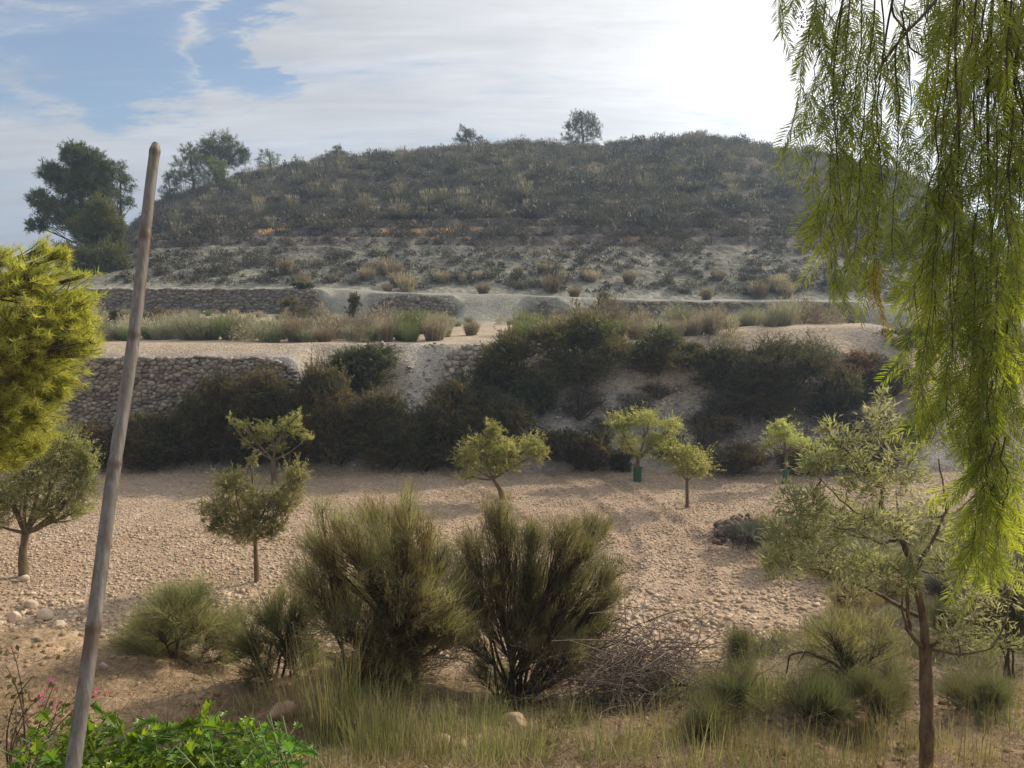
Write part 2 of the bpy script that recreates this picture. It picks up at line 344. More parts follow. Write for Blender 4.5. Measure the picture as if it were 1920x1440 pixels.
# the dry stone walls: (x0, x1, face y, base z, top z)
def near_wall_w(x): return sst(-17.5, -17.0, x) * (1 - sst(-7.3, -6.2, x))
W2 = [(-23.5, -9.9), (-7.3, -3.1), (.9, 2.4), (5.0, 17.6)]
def w2_w(x):
    w = 0
    for a, b in W2: w = np.maximum(w, sst(a - .5, a + .1, x) * (1 - sst(b - .1, b + .6, x)))
    return w
def Yw2(x): return 41.2 - 1.2 * sst(0, 8, x)
def track_x(y):
    a = np.interp(y, [11, 12.5, 14.5, 16.5, 18.6, 21.3, 23.5], [.9, 2.0, 3.6, 4.2, 4.1, 3.4, 2.7]); return (a, a - 1.5, a - 3.6 - (y - 18) * .2)
def H(x, y):
    x = np.asarray(x, float); y = np.asarray(y, float)
    h = np.interp(y, [-400, -6, 2.0, 3.2, 5, 7, 9.2, 11, 12.6, 24], [4.5, 4.35, 4.33, 3.7, 2.62, 2.0, .98, .3, 0.0, 0])
    near = 1 - sst(11.5, 13, y)
    h = h + near * sst(3, 6, y) * (.22 * fbm(x * .7, y * .7, 4, 3) + .09 * fbm(x * 2.6, y * 2.6, 3, 13))
    h = h + .75 * np.exp(-((x + 5.6) / 2.1) ** 2 - ((y - 8.9) / 1.0) ** 2) + .25 * np.exp(-((x + 2.2) / 1.6) ** 2 - ((y - 7.4) / .6) ** 2)
    rm = rough_mask(x, y)
    h = h + rm * sst(8, 11, y) * (.18 + .35 * fbm(x * .8, y * .8, 4, 8))
    fld = sst(11, 13, y) * (1 - sst(23.6, 24.2, y)) * (1 - rm)
    h = h + fld * (.10 * fbm(x * .35, y * .35, 3, 1) + .03 * fbm(x * 3, y * 3, 3, 2) + .03 * np.sin((y * .93 + x * .36) * 5.2) * sst(-2, 2, x))
    for tx in track_x(y): h = h - fld * (.05 * np.exp(-((x - tx) / .16) ** 2) - .03 * np.exp(-((np.abs(x - tx) - .32) / .12) ** 2))
    # bank up to the lower terrace
    yy = y + .25 * vnoise(x * .6, 3, 11) * sst(23, 25, y)
    z1 = T1(x, y)
    hw = np.interp(yy, [24, 25.0, 25.3, 25.55, 26.9], [0, .95, 1.05, 3.38, 3.74])
    sh = 1.5 * sst(3, 8, x)
    t = np.clip((yy - 24) / (3.2 + sh), 0, 1); hs = z1 * (t * .85 + .15 * sst(0, 1, t)) + .5 * fbm(x * .9, y * .9, 4, 21) * np.sin(np.pi * t)
    hs = hs - .35 * np.exp(-((x + 2.9 - (27 - y) * .1) / .5) ** 2) * np.sin(np.pi * t)
    w = near_wall_w(x)
    bank = hw * w + hs * (1 - w)
    h = np.where(y > 24, bank, h)
    m1 = sst(26.9 + sh, 27.6 + sh, y)
    z1r = z1 + .42 * sst(35.7, 36.2, y) * (1 - sst(-12.0, -10.5, x)) + .10 * fbm(x * .5, y * .5, 3, 31)
    h = h * (1 - m1) + z1r * m1
    # second step
    yw = Yw2(x); z2 = T2(x) + .08 * fbm(x * .6, y * .6, 3, 41)
    ws = w2_w(x)
    up = ws * sst(0.1, .45, y - yw) + (1 - ws) * sst(-1.3, 1.2, y - yw + .3 * vnoise(x * .5, 9, 3))
    m2 = sst(38, 39, y) * 1.0
    h = h * (1 - up * m2) + z2 * up * m2
    # hill
    zc = np.interp(x * (YC / np.maximum(np.clip(y, 60, YC), 1)) , _cx, _cz)
    s = (y - 44.0) / (YC - 44.0)
    f = np.where(s < 1, np.clip(s, 0, 1) * 1.12 - .12 * np.clip(s, 0, 1) ** 3, 1 - ((s - 1) * .75) ** 2)
    f = np.where(s > 1.0, np.maximum(f, -.05), f)
    hill = z2 + (zc - z2) * f + np.clip(s * 4, 0, 1) * (.9 * fbm(x * .09, y * .09, 3, 51) + .45 * fbm(x * .5, y * .5, 4, 61) + .22 * fbm(x * 1.6, y * 1.6, 3, 71))
    ledge = np.exp(-((hill - 9.6) / 1.8) ** 2); hill = hill + ledge * .22 * np.sin(hill * 9 + 2 * fbm(x * .2, y * .2, 2, 3))
    out = np.where(y > 44, hill, h)
    return np.where(y > 160, np.maximum(out, 1.0), out)
def HZ(x, y): return float(H(np.array([x]), np.array([y]))[0])
def land_colour(x, y, z):
    """what the soil itself is made of: pinkish gravel field, pale marl banks, orange earth"""
    n = len(x); C = np.empty((n, 3)); C[:] = (.38, .275, .19)
    def blend(m, c):
        nonlocal C
        C = C * (1 - m[:, None]) + np.array(c) * m[:, None]
    f1 = fbm(x * .25, y * .25, 4, 101)
    blend(.55 * sst(-.1, .5, f1), (.43, .33, .245))
    blend(.6 * sst(16, 24, y), (.36, .29, .225))                                             # the far side of the field is greyer
    for tx in track_x(y): blend(.5 * np.exp(-((x - tx) / .2) ** 2) * sst(11, 13, y), (.27, .19, .135))
    blend(sst(11.5, 9.5, y) * .9, (.205, .14, .092))                                           # earth slope in front
    blend(sst(10.5, 9.5, y) * sst(-.1, .25, fbm(x * .8, y * .8, 4, 111)), (.30, .21, .138))
    blend(np.clip(1.3 * np.exp(-((x + 5.6) / 2.3) ** 2 - ((y - 9.0) / 1.0) ** 2), 0, 1), (.38, .275, .175))
    blend(rough_mask(x, y) * .9 * sst(8, 11, y), (.20, .15, .12))
    bk = sst(23.8, 24.3, y)
    blend(bk, (.25, .225, .195)); blend(bk * sst(-.1, .3, fbm(x * .8, y * .8, 4, 121)), (.37, .345, .31))
    blend(sst(25.6, 26.5, y) * (1 - sst(39, 41, y)), (.42, .34, .25))
    blend(sst(25.5, 26.5, y) * (1 - sst(39, 41, y)) * sst(0, .3, fbm(x * .6, y * .6, 4, 131)), (.36, .31, .25))
    blend(np.exp(-((x + 2.9) / .9) ** 2) * bk * (1 - sst(27, 28, y)), (.46, .42, .36))
    blend(sst(39.2, 40.2, y), (.29, .28, .235))
    # hill
    hl = sst(44, 46, y)
    blend(hl, (.20, .198, .16)); blend(hl * sst(0, .35, fbm(x * .3, y * .3, 4, 141)), (.245, .238, .195))
    up = sst(7.0, 9.0, z + 1.2 * fbm(x * .15, y * .15, 3, 151))
    blend(hl * up, (.145, .125, .115)); blend(hl * up * sst(0, .4, fbm(x * .35, y * .35, 4, 161)) * .7, (.22, .185, .155))
    og = sst(.0, .22, fbm(x * .14 + 3, y * .3, 4, 171)) * np.exp(-((z - 9.5) / .75) ** 2) * (1 - sst(8, 14, x)) * (1 - sst(-14, -10, x) * (1 - sst(-9.5, -8, x)))
    blend(hl * np.clip(og * 1.8, 0, 1), (.50, .30, .13))
    return np.column_stack([np.clip(C, 0.02, .8), np.ones(n)])
def axis(lo, hi, segs):
    """segs: (upto, step) list"""
    out = [lo]
    for upto, st in segs:
        k = max(1, round((upto - out[-1]) / st)); out += list(np.linspace(out[-1], upto, k + 1)[1:])
    return np.array(out)
def build_land():
    xs = axis(-700, 700, [(-150, 90), (-60, 2), (-24, .5), (-9, .2), (9, .13), (24, .2), (60, .5), (150, 2), (700, 90)])
    y1 = axis(-300, 44, [(-30, 60), (0, 2), (4, .25), (14, .11), (24, .15), (28, .11), (39, .3), (44, .12)])
    y2 = axis(44, 700, [(60, .35), (100, .45), (125, 1.2), (200, 6), (700, 60)])
    for name, ys, mat in (('ground', y1, M['soil']), ('hill', y2, M['hill'])):
        Xg, Yg = np.meshgrid(xs, ys); x = Xg.ravel(); y = Yg.ravel(); z = H(x, y)
        if name == 'hill': z[:len(xs)] = H(xs, np.full(len(xs), 44.0))
        nx = len(xs); i = np.arange(nx - 1); j = np.arange(len(ys) - 1)[:, None] * nx
        Q = np.stack([j + i, j + i + 1, j + nx + i + 1, j + nx + i], -1).reshape(-1, 4)
        mb = MB().add(np.column_stack([x, y, z]), Q)
        tag(mb.build(name, mat, smooth=True, attr=land_colour(x, y, z)), kind='structure')
build_land()

# ------------------------------------------------------------------ stones
def ico(sub):
    import bmesh
    bm = bmesh.new(); bmesh.ops.create_icosphere(bm, subdivisions=sub, radius=1)
    V = np.array([v.co[:] for v in bm.verts]); Fc = np.array([[v.index for v in f.verts] for f in bm.faces]); bm.free(); return V, Fc
ICO = {k: ico(k) for k in (1, 2, 3)}
OCT = (np.array([[1, 0, 0], [-1, 0, 0], [0, 1, 0], [0, -1, 0], [0, 0, 1], [0, 0, -1.]]), np.array([[0, 2, 4], [2, 1, 4], [1, 3, 4], [3, 0, 4], [2, 0, 5], [1, 2, 5], [3, 1, 5], [0, 3, 5]]))
def rotz(V, a):
    c, s = np.cos(a)[:, None], np.sin(a)[:, None]
    return np.stack([V[..., 0] * c - V[..., 1] * s, V[..., 0] * s + V[..., 1] * c, V[..., 2]], -1)
def stones(mb, P, S, base=1, box=.0, jit=.22, m=0, spin=True, tilt=0):
    """N stones at P with half sizes S (N,3)"""
    V, Fc = ICO[base] if base else OCT
    n = len(P); U = np.broadcast_to(V, (n, len(V), 3)).copy()
    if box: 
        p = np.abs(U) ** (1 - box) * np.sign(U); U = p / (np.abs(p).max(-1, keepdims=True) * box + (1 - box))
    # each stone its own lumpy shape: a few random cutting directions
    for k in range(5):
        d = rvec(n)[:, None]; lim = rng.uniform(.45, .85, n)[:, None]; pr = (U * d).sum(-1)
        over = np.maximum(pr - lim, 0); U = U - d * over[..., None] * .85
    U = U * (1 + jit * rng.normal(size=(n, len(V), 1)) * .5)
    U = U * S[:, None]
    if tilt:
        a = rng.normal(size=n) * tilt; c, s_ = np.cos(a)[:, None], np.sin(a)[:, None]; U = np.stack([U[..., 0] * c - U[..., 2] * s_, U[..., 1], U[..., 0] * s_ + U[..., 2] * c], -1)
    if spin: U = rotz(U, rng.uniform(0, 6.28, n))
    U = U + P[:, None]
    T = (np.arange(n)[:, None, None] * len(V) + Fc[None]).reshape(-1, 3)
    mb.add(U, T=T, m=m)
def clip_poly(poly, nx, nz, d):
    """keep the side nx*x + nz*z <= d"""
    out = []; k = len(poly)
    for i in range(k):
        p, q = poly[i], poly[(i + 1) % k]; a = nx * p[0] + nz * p[1] - d; b = nx * q[0] + nz * q[1] - d
        if a <= 0: out.append(p)
        if (a < 0 < b) or (b < 0 < a):
            t = a / (a - b); out.append((p[0] + t * (q[0] - p[0]), p[1] + t * (q[1] - p[1])))
    return out
def dry_wall(name, label, x0, x1, yf, zb, zt, sw, shh, base, mat, group=None, lean=.12, ends=.5, tilt=.3):
    """a wall of fitted angular stones; yf, zb, zt are functions of x"""
    asp = sw / shh; zmin = min(float(zb(x)) for x in np.linspace(x0, x1, 20)); zmax = max(float(zt(x)) for x in np.linspace(x0, x1, 40))
    nr = int((zmax - zmin) / shh) + 3; nc = int((x1 - x0) / sw) + 3; G = {}
    for r in range(-1, nr):
        for c in range(-1, nc):
            G[r, c] = (x0 + (c + .5 * (r % 2) + random.uniform(-.48, .48)) * sw, (zmin + (r + random.uniform(-.46, .46)) * shh) * asp)
    mb = MB(); V = []; T = []; Q = []; n0 = 0
    for (r, c), (px_, pz_) in G.items():
        zr = pz_ / asp
        if zr > float(zt(px_)) + .03 or zr < float(zb(px_)) - .1 or px_ < x0 + ends * .3 * max(0, zr - zmin) * .3 or px_ > x1 - ends * .3 * max(0, zr - zmin): continue
        B = 2.2 * sw; poly = [(px_ - B, pz_ - B), (px_ + B, pz_ - B), (px_ + B, pz_ + B), (px_ - B, pz_ + B)]
        for dr in (-2, -1, 0, 1, 2):
            for dc in (-2, -1, 0, 1, 2):
                o = G.get((r + dr, c + dc))
                if o is None or (dr == 0 and dc == 0): continue
                nx, nz = o[0] - px_, o[1] - pz_; poly = clip_poly(poly, nx, nz, (o[0] ** 2 + o[1] ** 2 - px_ ** 2 - pz_ ** 2) / 2)
        poly = clip_poly(poly, 0, 1, (float(zt(px_)) + random.uniform(-.02, .05)) * asp)
        if len(poly) < 3: continue
        pl = np.array([(a, b / asp) for a, b in poly]); cc = pl.mean(0); k = len(pl); y0 = float(yf(px_)); off = random.uniform(-.05, .04); tx, tz = random.gauss(0, .18), random.gauss(0, .18)
        rings = []
        gp = random.uniform(.89, .97)
        for sc, dy in ((gp + .02, .16), (gp, 0.0), (gp * random.uniform(.82, .94), -.025)):
            R_ = cc + (pl - cc) * sc + rng.normal(size=pl.shape) * .006; yy = y0 + lean * (R_[:, 1] - zmin) + off + dy + tx * (R_[:, 0] - cc[0]) * .6 + tz * (R_[:, 1] - cc[1]) * .6 + rng.normal(size=k) * .008
            rings.append(np.column_stack([R_[:, 0], yy, R_[:, 1]]))
        cv = np.array([[cc[0], y0 + lean * (cc[1] - zmin) + off - random.uniform(.02, .04), cc[1]]]); V.append(np.vstack(rings + [cv]))
        i = np.arange(k); j = (i + 1) % k
        for a in (0, 1): Q.append(np.column_stack([i + a * k, j + a * k, j + (a + 1) * k, i + (a + 1) * k]) + n0)
        T.append(np.column_stack([i + 2 * k, j + 2 * k, np.full(k, 3 * k)]) + n0); n0 += 3 * k + 1
    V = np.concatenate(V); cen = V.mean(0); cen[2] = V[:, 2].min()
    mb.add(V - cen, np.concatenate(Q), np.concatenate(T))
    o = mb.build(name, mat); o.location = tuple(cen)
    return tag(o, label, 'wall', group)
dry_wall('stone_wall', 'tall near dry stone retaining wall left of the bushes, behind the bamboo pole', -16.9, -6.7, lambda x: 25.22, lambda x: .85,
         lambda x: 3.44 - .5 * sst(-8.2, -6.7, x) + .02 * np.sin(x * 3), .20, .125, 2, M['wallstone'], lean=.09, tilt=.55)
dry_wall('stone_wall', 'long low wall with a level top at the left foot of the hill', -23.5, -9.9, lambda x: 41.2, lambda x: 3.7 + .4 * (x < -11), lambda x: 5.42 - .12 * sst(-12, -10, x), .27, .15, 1, M['wallfar'], lean=.1)
dry_wall('stone_wall', 'short arched stretch of stone wall between two pale earth slides at the hill foot', -7.3, -3.0, lambda x: 41.0, lambda x: 3.6, lambda x: 5.05 - .5 * ((x + 5.1) / 2.1) ** 4, .27, .16, 1, M['wallfar'], lean=.15)
dry_wall('stone_wall', 'smallest stretch of stone wall, in the middle of the pale earth slide', .9, 2.5, lambda x: 40.75, lambda x: 3.9, lambda x: 4.85 - .5 * abs(x - 1.7), .25, .16, 1, M['wallfar'], lean=.3)
dry_wall('stone_wall', 'long low dark stone wall at the right foot of the hill', 5.0, 17.6, lambda x: 40.0 + .2, lambda x: 3.5, lambda x: 4.78 - .12 * sst(8, 17, x), .26, .15, 1, M['wallfar'], lean=.1)
dry_wall('stone_wall', 'knee high dark stone wall in the scrub of the lower terrace, left', -14.9, -11.6, lambda x: 35.6, lambda x: 3.7, lambda x: 4.16, .24, .15, 1, M['wallfar'], lean=.1)
dry_wall('stone_wall', 'small dark piece of stone wall beside the pale earth chute', -2.2, -.2, lambda x: 25.6, lambda x: 2.2, lambda x: 3.78 - .15 * abs(x + 1), .24, .16, 2, M['wallstone'], lean=.75)
def pile(name, label, pts, S, mat, base=1, cat='rocks', spread=.0, group=None, kind=None):
    P = np.array(pts); cen = P.mean(0); mb = MB(); stones(mb, P - cen, np.array(S), base)
    o = mb.build(name, mat); o.location = tuple(cen); return tag(o, label, cat, group, kind)
def scatter_stones(name, x0, x1, y0, y1, n, smin, smax, mat, base=0, keep=None, pw=2.2, label=None):
    x = rng.uniform(x0, x1, n); y = rng.uniform(y0, y1, n)
    ok = (np.abs(x / np.maximum(y, 1)) < .78)
    if keep is not None: ok &= keep(x, y)
    x, y = x[ok], y[ok]; s = smin + (smax - smin) * rng.random(len(x)) ** pw
    P = np.column_stack([x, y, H(x, y) + s * .25]); S = np.column_stack([s * rng.uniform(.8, 1.4, len(x)), s * rng.uniform(.7, 1.2, len(x)), s * rng.uniform(.5, .9, len(x))])
    mb = MB(); stones(mb, P, S, base, jit=.3)
    return tag(mb.build(name, mat), label, None, None, 'stuff')
fieldk = lambda x, y: (rng.random(len(x)) > rough_mask(x, y) * .75)
mb = None
def field_gravel():
    mb = MB()
    for (y0, y1, n, a, b, base) in ((11, 14.5, 30000, .015, .07, 1), (14.5, 18.5, 60000, .014, .05, 0), (18.5, 24.2, 66000, .015, .036, 0)):
        x = rng.uniform(-19, 19, n); y = rng.uniform(y0, y1, n); ok = (np.abs(x / y) < .74) & fieldk(x, y) & (fbm(x * .9, y * .9, 3, 77) > rng.uniform(-.9, .1, n))
        x, y = x[ok], y[ok]; s = a + (b - a) * rng.random(len(x)) ** 3.2
        P = np.column_stack([x, y, H(x, y) + s * .2]); S = np.column_stack([s * rng.uniform(.8, 1.5, len(x)), s * rng.uniform(.7, 1.2, len(x)), s * rng.uniform(.5, .9, len(x))])
        stones(mb, P, S, base, jit=.3)
    tag(mb.build('gravel', M['gravel']), kind='stuff')
field_gravel()
scatter_stones('bank_rubble', -14, 16, 24.1, 29, 9000, .02, .11, M['palerock'], 0, lambda x, y: (near_wall_w(x) < .3) & (y < 27.3) & (fbm(x * .7, y * .7, 3, 91) > -.05))
scatter_stones('slope_rubble', -8, 8, 4.6, 12, 9000, .008, .045, M['slope_stone'], 1, None, 4)
scatter_stones('hill_rubble', -34, 40, 44.5, 72, 7000, .03, .12, M['wallfar'], 0)

# ------------------------------------------------------------------ plants
def bez(S, C, E, Mn):
    t = np.linspace(0, 1, Mn)[None, :, None]
    return (1 - t) ** 2 * S[:, None] + 2 * t * (1 - t) * C[:, None] + t * t * E[:, None]
def in_blob(n, shell=0.0):
    d = rvec(n); r = (shell + (1 - shell) * rng.random(n)) ** (1 / 3.0 if shell == 0 else .7)
    return d * r[:, None]
SPEC = {  # leaves per twig, spread, leaf length, leaf width, start along the twig, upward pull
    'olive': dict(n=30, a=.75, b=.7, L=.055, W=.012, t0=.0, up=.2),
    'pine':  dict(n=26, a=.6, b=.75, L=.16, W=.022, t0=.15, up=.35),
    'bush':  dict(n=22, a=.7, b=.6, L=.085, W=.022, t0=.1, up=.35),
}
def crown_parts(root, cen, blobs, spec, leafm, barkm, wood_from, r0=.03, twr=.004, limb=True, tip=None, tipz=None, jag=.12, dens=1.0, tube_tw=True, crown='crown', woodname='trunk', wood=None, tube_sides=5, inner=.55):
    """limbs to each blob, twigs through each blob, leaves along every twig. blobs: (centre, radii, twigs)"""
    wood = wood or MB(); leaf = MB(); cen = np.asarray(cen)
    for (c, rad, ntw) in blobs:
        c = np.asarray(c, float) - cen; rad = np.asarray(rad, float); ntw = int(ntw * dens)
        st = wood_from(c) if callable(wood_from) else np.asarray(wood_from)
        if limb:
            e = c + np.array([0, 0, -.1 * rad[2]])
            k = (st * .45 + e * .55) + rng.normal(size=3) * .12 * np.linalg.norm(e - st) + np.array([0, 0, -.05])
            P = bez(st[None], k[None], e[None], 7)
            wood.tubes(P, np.linspace(r0, r0 * .35, 7)[None], tube_sides)
            nb = max(3, ntw // 25); ends = c + in_blob(nb, .3) * rad * .8; sidx = rng.integers(3, 7, nb); ss = P[0][sidx]
            kk = (ss + ends) / 2 + rng.normal(size=(nb, 3)) * .08 * rad.mean()
            wood.tubes(bez(ss, kk, ends, 4), np.tile(np.linspace(r0 * .4, r0 * .14, 4), (nb, 1)), 4)
        u = in_blob(ntw, .35); lump = 1 + jag * rng.normal(size=(ntw, 1)); E = c + u * rad * lump
        S = c + (u * inner + rng.normal(size=u.shape) * .18) * rad + np.array([0, 0, -.12]) * rad[2]
        if tube_tw:
            wood.tubes(bez(S, (S + E) / 2 + rng.normal(size=S.shape) * .03 * rad.mean(), E, 3), np.tile([twr * 1.4, twr, twr * .5], (ntw, 1)), 3)
        n = spec['n']; t = rng.uniform(spec['t0'], 1.05, (ntw, n)); D0 = nrm(E - S)
        P = (S[:, None] + (E - S)[:, None] * t[..., None]).reshape(-1, 3)
        P = P + rng.normal(size=P.shape) * spec['L'] * .25
        Dd = np.repeat(D0, n, 0); D = nrm(Dd * spec['a'] + perp(Dd) * spec['b'] + np.array([0, 0, spec['up']]) + rng.normal(size=P.shape) * .15)
        L = spec['L'] * rng.uniform(.6, 1.25, len(P)); mi = 0
        if tip is not None:
            sel = (P[:, 2] - c[2]) / rad[2] + .35 * rng.normal(size=len(P)) > tipz
            leaf.kites(P[sel], D[sel], L[sel], spec['W'], m=1); P, D, L = P[~sel], D[~sel], L[~sel]
        leaf.kites(P, D, L, spec['W'] * rng.uniform(.7, 1.3, len(P)), m=0)
    if wood.nv: wood.build(woodname, barkm, root, smooth=True)
    leaf.build(crown, [leafm] + ([tip] if tip is not None else []), root)
def pxblobs(lst, D, depth=1.0, k=1.0):
    out = []
    for b in lst:
        px, py, rx, ry, n = b[:5]; dd = b[5] if len(b) > 5 else random.uniform(-.12, .12)
        m = m_per_px(D)
        out.append((at(px, py, D + dd), (rx * m, rx * m * depth, ry * m), n * k))
    return out
def trunk(wood, pts, rad, k=9):
    """a crooked tapered trunk through pts"""
    P = np.array(pts, float); t = np.linspace(0, len(P) - 1, 4 * (len(P) - 1) + 1); i = np.minimum(t.astype(int), len(P) - 2); f = (t - i)[:, None]
    Q = P[i] * (1 - f) + P[i + 1] * f
    Q[1:-1] = (Q[:-2] + 2 * Q[1:-1] + Q[2:]) / 4
    r = np.interp(t, range(len(rad)), rad) * (1 + .06 * rng.normal(size=len(t)))
    wood.tubes(Q, r, k)
def foot(px, py):
    """where the line of sight through a foot of the field meets the land"""
    Ds = np.arange(4, 60, .02); q = at(px, py, 1.0); z = CAM_Z + (q[2] - CAM_Z) * Ds; k = np.nonzero(z <= H(q[0] * Ds, Ds))[0]
    return Ds[k[0]] if len(k) else 50
def olive(label, base_px, fork_px, blobs, r, leafm='olive', k=1.0, spec=None, bend=0, D=None, guard=False, name='olive_tree', group=None, cat='tree', bark='obark'):
    D = D or foot(*base_px); b = at(*base_px, D); b[2] = HZ(b[0], D); root = empty(name, b, label, cat, group)
    w = MB(); fk = at(*fork_px, D) - b
    trunk(w, [(0, 0, -.15), fk * .5 + np.array([bend, 0, 0]), fk], [r * 1.25, r * .95, r * .8])
    sp = dict(SPEC['olive']); sp.update(spec or {})
    crown_parts(root, b, [(c_, np.array(r_) * 1.10, n_ * .84) for c_, r_, n_ in pxblobs(blobs, D, k=k)], sp, M[leafm], M[bark], fk, r0=r * .5, wood=w, jag=.30, inner=.45)
    if guard:
        g = MB(); g.tubes(np.array([[0, 0, 0], [0, 0, .2], [0, 0, .42]]) , np.array([r * 1.8, r * 1.75, r * 1.8]), 12)
        m, n, out = newmat('green_guard'); p = n.new('ShaderNodeBsdfPrincipled', inp={'Base Color': (.03, .10, .05, 1), 'Roughness': .6}); n.l.new(p.outputs[0], out.inputs[0])
        g.build('tree_guard', m, root)
    return root
olive('full leafy olive at the left edge of the field, partly behind the pine', (45, 1082), (48, 1000),
      [(70, 880, 75, 60, 420), (120, 835, 48, 45, 260), (150, 900, 40, 60, 260), (20, 930, 55, 50, 300), (95, 945, 55, 40, 240), (-70, 880, 90, 90, 420), (60, 820, 50, 35, 160), (165, 860, 22, 38, 90), (-20, 980, 40, 22, 90), (150, 955, 30, 22, 70)], .085, spec=dict(L=.05), bend=-.05)
olive('bushy olive with two crown lobes and a spike between them, behind the broom', (482, 1090), (478, 1000),
      [(415, 950, 48, 38, 260), (440, 905, 45, 28, 180), (555, 895, 26, 42, 170), (530, 935, 42, 42, 230), (470, 985, 62, 38, 330), (480, 940, 40, 35, 170), (408, 985, 26, 20, 70), (475, 862, 11, 16, 26), (515, 990, 30, 24, 80)], .05, spec=dict(L=.05))
olive('sparse wide forked olive rising above the two lobed one', (516, 908), (512, 862),
      [(452, 795, 20, 17, 50), (470, 825, 22, 15, 60), (500, 808, 26, 24, 110), (545, 796, 28, 22, 120), (578, 818, 16, 10, 36), (520, 835, 22, 16, 50), (430, 782, 7, 8, 8), (562, 775, 6, 12, 10)], .075, 'olive_y', bend=-.03, spec=dict(L=.06, W=.0125))
olive('wide pale olive in the middle of the field with a peak on its left', (945, 936), (925, 898),
      [(925, 805, 20, 22, 120), (900, 835, 38, 24, 210), (875, 860, 28, 22, 130), (950, 845, 46, 28, 280), (1000, 835, 28, 26, 170), (1012, 848, 18, 18, 70), (880, 890, 26, 12, 50), (935, 870, 50, 18, 160)], .075, 'olive_y', bend=.04, spec=dict(L=.058, W=.0125))
olive('broad olive with a green guard round its trunk, before the rocky bank', (1195, 902), (1196, 862),
      [(1160, 790, 30, 24, 150), (1205, 785, 42, 22, 200), (1258, 798, 26, 20, 120), (1175, 825, 34, 18, 120), (1225, 825, 34, 20, 120), (1196, 845, 34, 12, 50)], .07, 'olive_y', guard=True, spec=dict(L=.06, W=.0125))
olive('compact round yellow green olive right of centre on a bare trunk', (1289, 952), (1288, 902),
      [(1285, 858, 48, 30, 330), (1258, 840, 28, 22, 120), (1312, 872, 26, 20, 110), (1290, 885, 36, 12, 80)], .045, 'olive_y', spec=dict(L=.052, W=.0125))
olive('small round olive with a green guard, before the big dark bush', (1472, 907), (1474, 848),
      [(1465, 808, 34, 20, 190), (1442, 832, 20, 14, 60), (1496, 825, 32, 16, 110), (1465, 795, 16, 14, 50), (1530, 835, 16, 10, 24)], .05, 'olive_y', guard=True, spec=dict(L=.055, W=.0125))

def pine(name, label, base_px, top_px, blobs, D, r, mat='pine_far', k=1.0, spec=None, cat='tree', group=None, jag=.10):
    b = at(*base_px, D); b[2] = HZ(b[0], D) - .1; root = empty(name, b, label, cat, group)
    w = MB(); tp = at(*top_px, D) - b
    trunk(w, [(0, 0, -.3), tp * .35 + np.array([r, 0, 0]), tp * .7 - np.array([r, 0, 0]), tp], [r * 1.2, r, r * .7, r * .3])
    def frm(c):
        t = np.clip(c[2] / tp[2] - .18, .12, .95); return tp * t
    sp = dict(SPEC['pine']); sp.update(spec or {})
    crown_parts(root, b, [(c_, np.array(r_) * 1.15, n_ * 1.05) for c_, r_, n_ in pxblobs(blobs, D, .9, k)], sp, M[mat], M['pbark'], frm, r0=r * .4, twr=.012, wood=w, jag=jag)
    return root
pine('pine_tree', 'tall dark pine with lumpy crown at the left end of the hill', (165, 545), (150, 280),
     [(142, 290, 26, 24, 130), (175, 305, 26, 24, 120), (98, 325, 24, 22, 90), (140, 340, 46, 36, 260), (80, 375, 24, 20, 70), (185, 350, 34, 34, 150), (110, 395, 40, 26, 130), (160, 410, 55, 36, 260), (70, 422, 20, 14, 46), (205, 320, 14, 20, 40)], 56, .22, k=1.3, spec=dict(L=.26, W=.04))
pine('pine_tree', 'slender lacy pine right beside the tall dark one', (226, 480), (228, 310),
     [(222, 320, 16, 18, 40), (238, 345, 16, 18, 44), (226, 370, 22, 20, 50), (246, 378, 8, 12, 14), (215, 395, 18, 10, 24)], 58, .10, spec=dict(L=.22, W=.032))
pine('pine_tree', 'dense yellow green pine in front of the tall dark one', (190, 540), (190, 370),
     [(188, 395, 26, 26, 140), (170, 430, 38, 28, 220), (210, 425, 28, 24, 150), (190, 460, 45, 30, 220)], 52, .14, 'pine_y', k=1.2, spec=dict(L=.22, W=.035))
pine('pine_tree', 'low dark spreading pine at the foot of the tall one', (185, 560), (185, 460),
     [(150, 490, 40, 34, 260), (205, 490, 42, 36, 300), (190, 525, 50, 22, 220), (120, 480, 24, 30, 90), (236, 520, 16, 18, 40)], 49, .12, k=1.2, spec=dict(L=.20, W=.035))
pine('pine_tree', 'largest domed dark pine on the left ridge of the hill', (418, 350), (412, 262),
     [(412, 270, 34, 22, 150), (388, 285, 22, 20, 80), (438, 285, 28, 22, 110), (415, 300, 42, 18, 130), (455, 292, 14, 18, 34)], 90, .2, spec=dict(L=.3, W=.045))
pine('pine_tree', 'paler loose pine left of the domed one on the ridge', (362, 365), (358, 280),
     [(355, 285, 18, 16, 50), (345, 310, 22, 20, 66), (375, 305, 20, 20, 60), (330, 330, 14, 14, 30), (362, 335, 34, 14, 70)], 88, .13, 'pine_y', spec=dict(L=.3, W=.04))
pine('pine_tree', 'small yellowish pine standing before the domed one', (405, 362), (404, 310),
     [(404, 312, 24, 16, 80), (398, 332, 26, 16, 70), (422, 335, 18, 14, 40)], 86, .11, 'pine_y', spec=dict(L=.28, W=.04))
pine('pine_tree', 'leftmost small pine on the hill, against the sky beside the pole', (318, 385), (318, 325),
     [(314, 332, 9, 10, 20), (322, 350, 16, 14, 40), (308, 358, 11, 12, 22), (328, 375, 18, 12, 40)], 87, .09, spec=dict(L=.26, W=.035))
